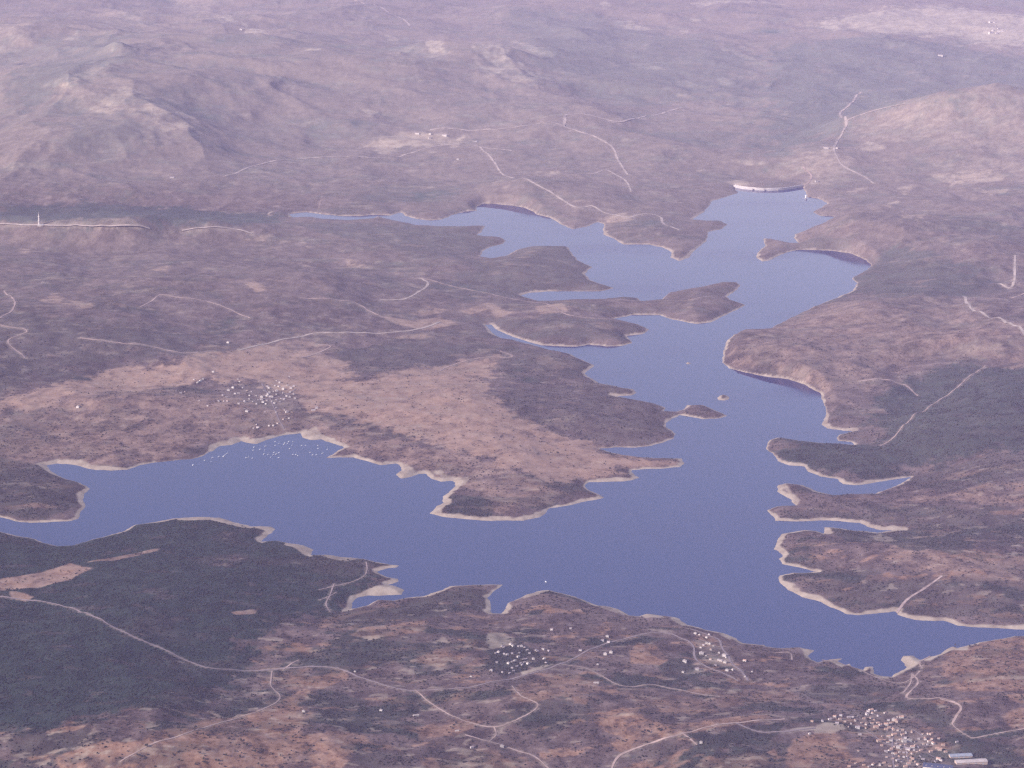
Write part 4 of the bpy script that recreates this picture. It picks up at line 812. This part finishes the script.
BO = parse("605,85 545,75 570,90 635,75 655,100 640,120 545,100 485,105 410,110 405,130 450,125 475,155 500,160 540,145 535,160 555,155 570,145 520,175 570,178 660,160 680,158 690,165 720,125 740,100 715,100 770,145 785,160 810,160 820,120 820,100 850,150 880,125 400,180 360,178 375,175 225,160 240,150 215,170 185,172 145,180 135,205 20,225 95,195 480,130 625,88 600,95 660,75")
BO = np.c_[190 + BO[:, 0] / 6.4, 430 + BO[:, 1] / 6.4]
Gb = flat(BO); kb = ['m' if i % 4 == 1 else 'b' if i % 9 == 4 else 's' for i in range(len(BO))]
bw = {'s': ('white sailing boat', 'white sailing boats'), 'b': ('blue sailing boat', 'blue sailing boats'), 'm': ('white motor boat', 'white motor boats')}
bl = name_rows([(*BO[i], kb[i]) for i in range(len(BO))], bw, 'the marina below the village')
for i in range(len(BO)):
    r = 0.9 + random.gauss(0, .35)
    t = thing('motor_boat' if kb[i] == 'm' else 'sailing_boat', bl[i], 'boat', (Gb[i, 0], Gb[i, 1], 0), r, 'boats moored below the white village', random.uniform(.75, 1.1))
    link('hull', BP['hb'] if kb[i] == 'b' else BP['hw'], t)
    if kb[i] == 'm': link('wheelhouse', BP['tall'], t)
    else:
        link('cabin', BP['cab'], t); link('mast', BP['mast'], t); link('boom', BP['boom'], t)
gb = flat([(545.7, 582)])[0]
t = thing('motor_boat', 'lone white motor boat off the near point', 'boat', (gb[0], gb[1], 0), 2.1, None, 1.1); link('hull', BP['hw'], t); link('wheelhouse', BP['tall'], t)

# ------------------------------------------------------------------ trees and scrub
def ico():
    p = (1 + 5 ** .5) / 2
    v = np.array([(-1, p, 0), (1, p, 0), (-1, -p, 0), (1, -p, 0), (0, -1, p), (0, 1, p), (0, -1, -p), (0, 1, -p), (p, 0, -1), (p, 0, 1), (-p, 0, -1), (-p, 0, 1)], float); v /= np.linalg.norm(v[0])
    f = np.array([(0, 11, 5), (0, 5, 1), (0, 1, 7), (0, 7, 10), (0, 10, 11), (1, 5, 9), (5, 11, 4), (11, 10, 2), (10, 7, 6), (7, 1, 8), (3, 9, 4), (3, 4, 2), (3, 2, 6), (3, 6, 8), (3, 8, 9), (4, 9, 5), (2, 4, 11), (6, 2, 10), (8, 6, 7), (9, 8, 1)])
    return v, f
def leaf_mat(name, a, b, scale=.05):
    m, nt, bs_ = new_mat(name); f = noise(nt, scale, 3, .6)
    nt.links.new(ramp(nt, f, [(.35, a), (.65, b)]), bs_.inputs['Base Color']); bs_.inputs['Roughness'].default_value = .9; bs_.inputs['Specular IOR Level'].default_value = .1
    return m
M_pine = leaf_mat('pine_needles', (.009, .012, .012), (.022, .026, .022), .02); M_scrub = leaf_mat('scrub_leaves', (.012, .012, .011), (.040, .033, .028)); M_oak = leaf_mat('oak_leaves', (.018, .017, .015), (.045, .038, .030)); M_bark = simple('bark', (.10, .07, .055), .95, .2, 2)
iv, if_ = ico()
def canopy(name, X, Yp, rad, hgt, mat, label):
    n = len(X); zb = zat(X, Yp)
    a = rng.uniform(0, 2 * math.pi, n)[:, None]; j = rng.uniform(.75, 1.25, (n, 12))
    vx = iv[None, :, 0] * j; vy = iv[None, :, 1] * j; vz = iv[None, :, 2] * j
    x = (vx * np.cos(a) - vy * np.sin(a)) * rad[:, None] + X[:, None]; y = (vx * np.sin(a) + vy * np.cos(a)) * rad[:, None] + Yp[:, None]
    z = zb[:, None] + hgt[:, None] * (.42 + .55 * vz)
    V = np.stack([x, y, z], -1).reshape(-1, 3); Fq = (if_[None] + 12 * np.arange(n)[:, None, None]).reshape(-1, 3)
    tag(link(name, mesh_from(name, V, Fq, mat, False)), label, kind='stuff')
def cov(kind, X, Yp):
    i = np.clip(np.rint(np.interp(Yp, Y, np.arange(NI))).astype(int), 0, NI - 1); j = np.clip(np.rint(np.interp(X / Yp, T, np.arange(NJ))).astype(int), 0, NJ - 1)
    return cover[kind][i, j]
def sow(n, y0, y1, t=.25):
    u = rng.uniform(y0 ** 2, y1 ** 2, n) ** .5
    return rng.uniform(-t, t, n) * u, u
road_cells = set()
for rp in road_pts:
    for x, y, w in rp:
        k = int(math.ceil(w / 8))
        for a_ in range(-k, k + 1):
            for b_ in range(-k, k + 1): road_cells.add((int(x // 8) + a_) * 100000 + int(y // 8) + b_)
road_cells = np.array(sorted(road_cells))
def off_road(X, Yp): return ~np.isin(np.floor(X / 8).astype(np.int64) * 100000 + np.floor(Yp / 8).astype(np.int64), road_cells)
X, Yp = sow(330000, 6550, 10300)
dn = .5 + .9 * fbm(X, Yp, 130, 3, .6, off=120)
keep = (rng.random(len(X)) < sstep(.5, 1.0, cov('forest', X, Yp)) * (.06 + .36 * np.clip(dn, 0, 1)) * sstep(9500, 8800, Yp)) & (sdat(X, Yp) > 35) & off_road(X, Yp)
X1, Y1 = X[keep], Yp[keep]; r1 = rng.uniform(2.0, 4.4, len(X1)); canopy('pine_woodland', X1, Y1, r1, r1 * rng.uniform(.6, .95, len(X1)), M_pine, 'dark pine woodland covering the near left slopes')
X, Yp = sow(345000, 5900, 11600, .29)
dn = .45 + 1.1 * fbm(X, Yp, 95, 3, .65, off=140)
open_ = np.maximum(cov('grass', X, Yp), cov('soil', X, Yp)); fo = cov('forest', X, Yp)
keep = (fo < .85) & (cov('bare', X, Yp) < .25) & (sdat(X, Yp) > 24) & (rng.random(len(X)) < np.clip(dn, 0, 1) * (.45 + .8 * fo) * (1 - .8 * open_) * np.clip(1.2 - (Yp - 8300) / 2600, 0, 1)) & off_road(X, Yp)
X2, Y2 = X[keep], Yp[keep]; r2 = rng.uniform(1.3, 3.4, len(X2)); canopy('scrub', X2, Y2, r2, r2 * rng.uniform(1.0, 1.5, len(X2)), M_scrub, 'dark low scrub dotted over the brown slopes')
print('TREES', len(X1), len(X2))
# oaks standing singly on the open slopes along the bottom edge
def crown_mesh(seed):
    q = np.random.default_rng(seed); m = MB()
    for k in range(9):
        c = q.normal(0, 1, 3) * (1.5, 1.5, .8) + (0, 0, 4.2); s = q.uniform(1.1, 1.9)
        m.add((iv * q.uniform(.8, 1.2, (12, 1)) * s * (1, 1, .8) + c), if_.tolist())
    return m.mesh('crown', M_oak)
crowns = [crown_mesh(s) for s in range(4)]
trunk = MB().lathe([(.45, -1), (.3, 1.6), (.2, 3.6)], 7).mesh('trunk', M_bark)
TREES = [('56,742 262,690 262,768 40,768', 60, 'dark round oak standing alone on the reddish slope at bottom left', 'single oaks on the bottom left slope'),
         ('262,700 350,690 350,740 300,768 262,768', 30, 'dark round oak standing alone on the reddish field left of the dark valley', 'single oaks left of the dark valley'),
         ('795,738 848,736 850,768 785,768', 22, 'dark oak standing alone on the red field beside the town', 'single oaks on the red field by the town'),
         ('600,715 690,712 690,742 625,745', 24, 'dark oak standing alone on the reddish ground above the bottom track', 'single oaks above the bottom track'),
         ('950,645 1020,640 1020,690 955,690', 22, 'dark oak standing alone on the pink slope at the right shore', 'single oaks on the right shore slope')]
rt = random.Random(11)
for poly, n, lb, grp in TREES:
    P = parse(poly); c = 0
    while c < n:
        x, y = rt.uniform(P[:, 0].min(), P[:, 0].max()), rt.uniform(P[:, 1].min(), P[:, 1].max())
        if not inside(P, np.array([x]), np.array([y]))[0]: continue
        g = ground([(x, y)])[0]; c += 1
        t = thing('oak_tree', lb, 'tree', g, rt.uniform(0, 6), grp, rt.uniform(.75, 1.5))
        link('trunk', trunk, t); link('crown', crowns[c % 4], t)
# ------------------------------------------------------------------ land cover and painted far haze to the terrain sheet
a = land_me.attributes.new('cover', 'FLOAT_COLOR', 'POINT')
a.data.foreach_set('color', np.stack([cover['forest'], cover['grass'], cover['bare'], cover['soil']], -1).astype(np.float32).ravel())
haze_and_dry = np.clip(sstep(9000, 19500, GY + 900 * n1) , 0, 1)  # land colour paled by distance, standing in for denser far haze
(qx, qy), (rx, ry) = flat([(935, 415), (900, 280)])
haze_and_dry = np.maximum(haze_and_dry, .16 * np.exp(-((GX - qx) / 700) ** 4 - ((GY - qy - 150) / 950) ** 4))
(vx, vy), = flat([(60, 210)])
haze_and_dry *= 1 - .6 * np.exp(-((GX - vx) / 1900) ** 4 - ((GY - vy) / 420) ** 2)  # valley shade put into the colour: less paling along it
a = land_me.attributes.new('dry', 'FLOAT', 'POINT'); a.data.foreach_set('value', haze_and_dry.astype(np.float32).ravel())  # carries the painted far haze and valley shade
# ------------------------------------------------------------------ air, sky, sun
SUN_EL, SUN_AZ = R(27), R(-116)
HAZE_D, HAZE_C, HAZE_G = 1.24e-5, (.61, .52, .91), -.3
hb = np.array([[x, y, z] for z in (-40, 3400) for x, y in ((-150000, -60000), (150000, -60000), (150000, 160000), (-150000, 160000))], float)
m = bpy.data.materials.new('haze_air'); m.use_nodes = True; nt = m.node_tree; nt.nodes.clear()
out = N(nt, 'ShaderNodeOutputMaterial'); pv = N(nt, 'ShaderNodeVolumePrincipled')
pv.inputs['Color'].default_value = (*HAZE_C, 1); pv.inputs['Density'].default_value = HAZE_D; pv.inputs['Anisotropy'].default_value = HAZE_G
nt.links.new(pv.outputs[0], out.inputs['Volume'])
tag(link('haze', mesh_from('haze', hb, [[0, 3, 2, 1], [4, 5, 6, 7], [0, 1, 5, 4], [1, 2, 6, 5], [2, 3, 7, 6], [3, 0, 4, 7]], m)), 'pale lavender haze in the air over the whole valley', kind='stuff')

w = bpy.data.worlds.new('World'); scene.world = w; w.use_nodes = True; nt = w.node_tree
sky = N(nt, 'ShaderNodeTexSky', sky_type='NISHITA'); sky.sun_disc = False
sky.sun_elevation = SUN_EL; sky.sun_rotation = SUN_AZ; sky.altitude = 900; sky.air_density = 2.4; sky.ozone_density = 4.0; sky.dust_density = 1.0
bg = nt.nodes['Background']; mx = N(nt, 'ShaderNodeMix', data_type='RGBA', blend_type='MULTIPLY'); mx.inputs[0].default_value = 1; mx.inputs[7].default_value = (1.13, .94, 1.06, 1)
nt.links.new(sky.outputs[0], mx.inputs[6]); nt.links.new(mx.outputs[2], bg.inputs['Color']); bg.inputs['Strength'].default_value = .15
sd = bpy.data.lights.new('sun', 'SUN'); so = bpy.data.objects.new('sun', sd); COL.objects.link(so)
sd.energy = 5.0; sd.angle = R(.5); sd.color = (1, .93, .85)
from mathutils import Vector
s = Vector((math.sin(SUN_AZ) * math.cos(SUN_EL), math.cos(SUN_AZ) * math.cos(SUN_EL), math.sin(SUN_EL)))
so.rotation_euler = s.to_track_quat('Z', 'Y').to_euler(); so.location = (2000, -2000, 6000)

vs = scene.view_settings; vs.view_transform = 'Standard'; vs.look = 'None'; vs.gamma = 1; vs.exposure = 0.69
cy = scene.cycles
cy.volume_bounces = 1; cy.max_bounces = 6; cy.diffuse_bounces = 2; cy.glossy_bounces = 2
cy.use_denoising = False; cy.denoising_prefilter = 'ACCURATE'; cy.denoising_input_passes = 'RGB_ALBEDO_NORMAL'
cy.filter_width = 1.35
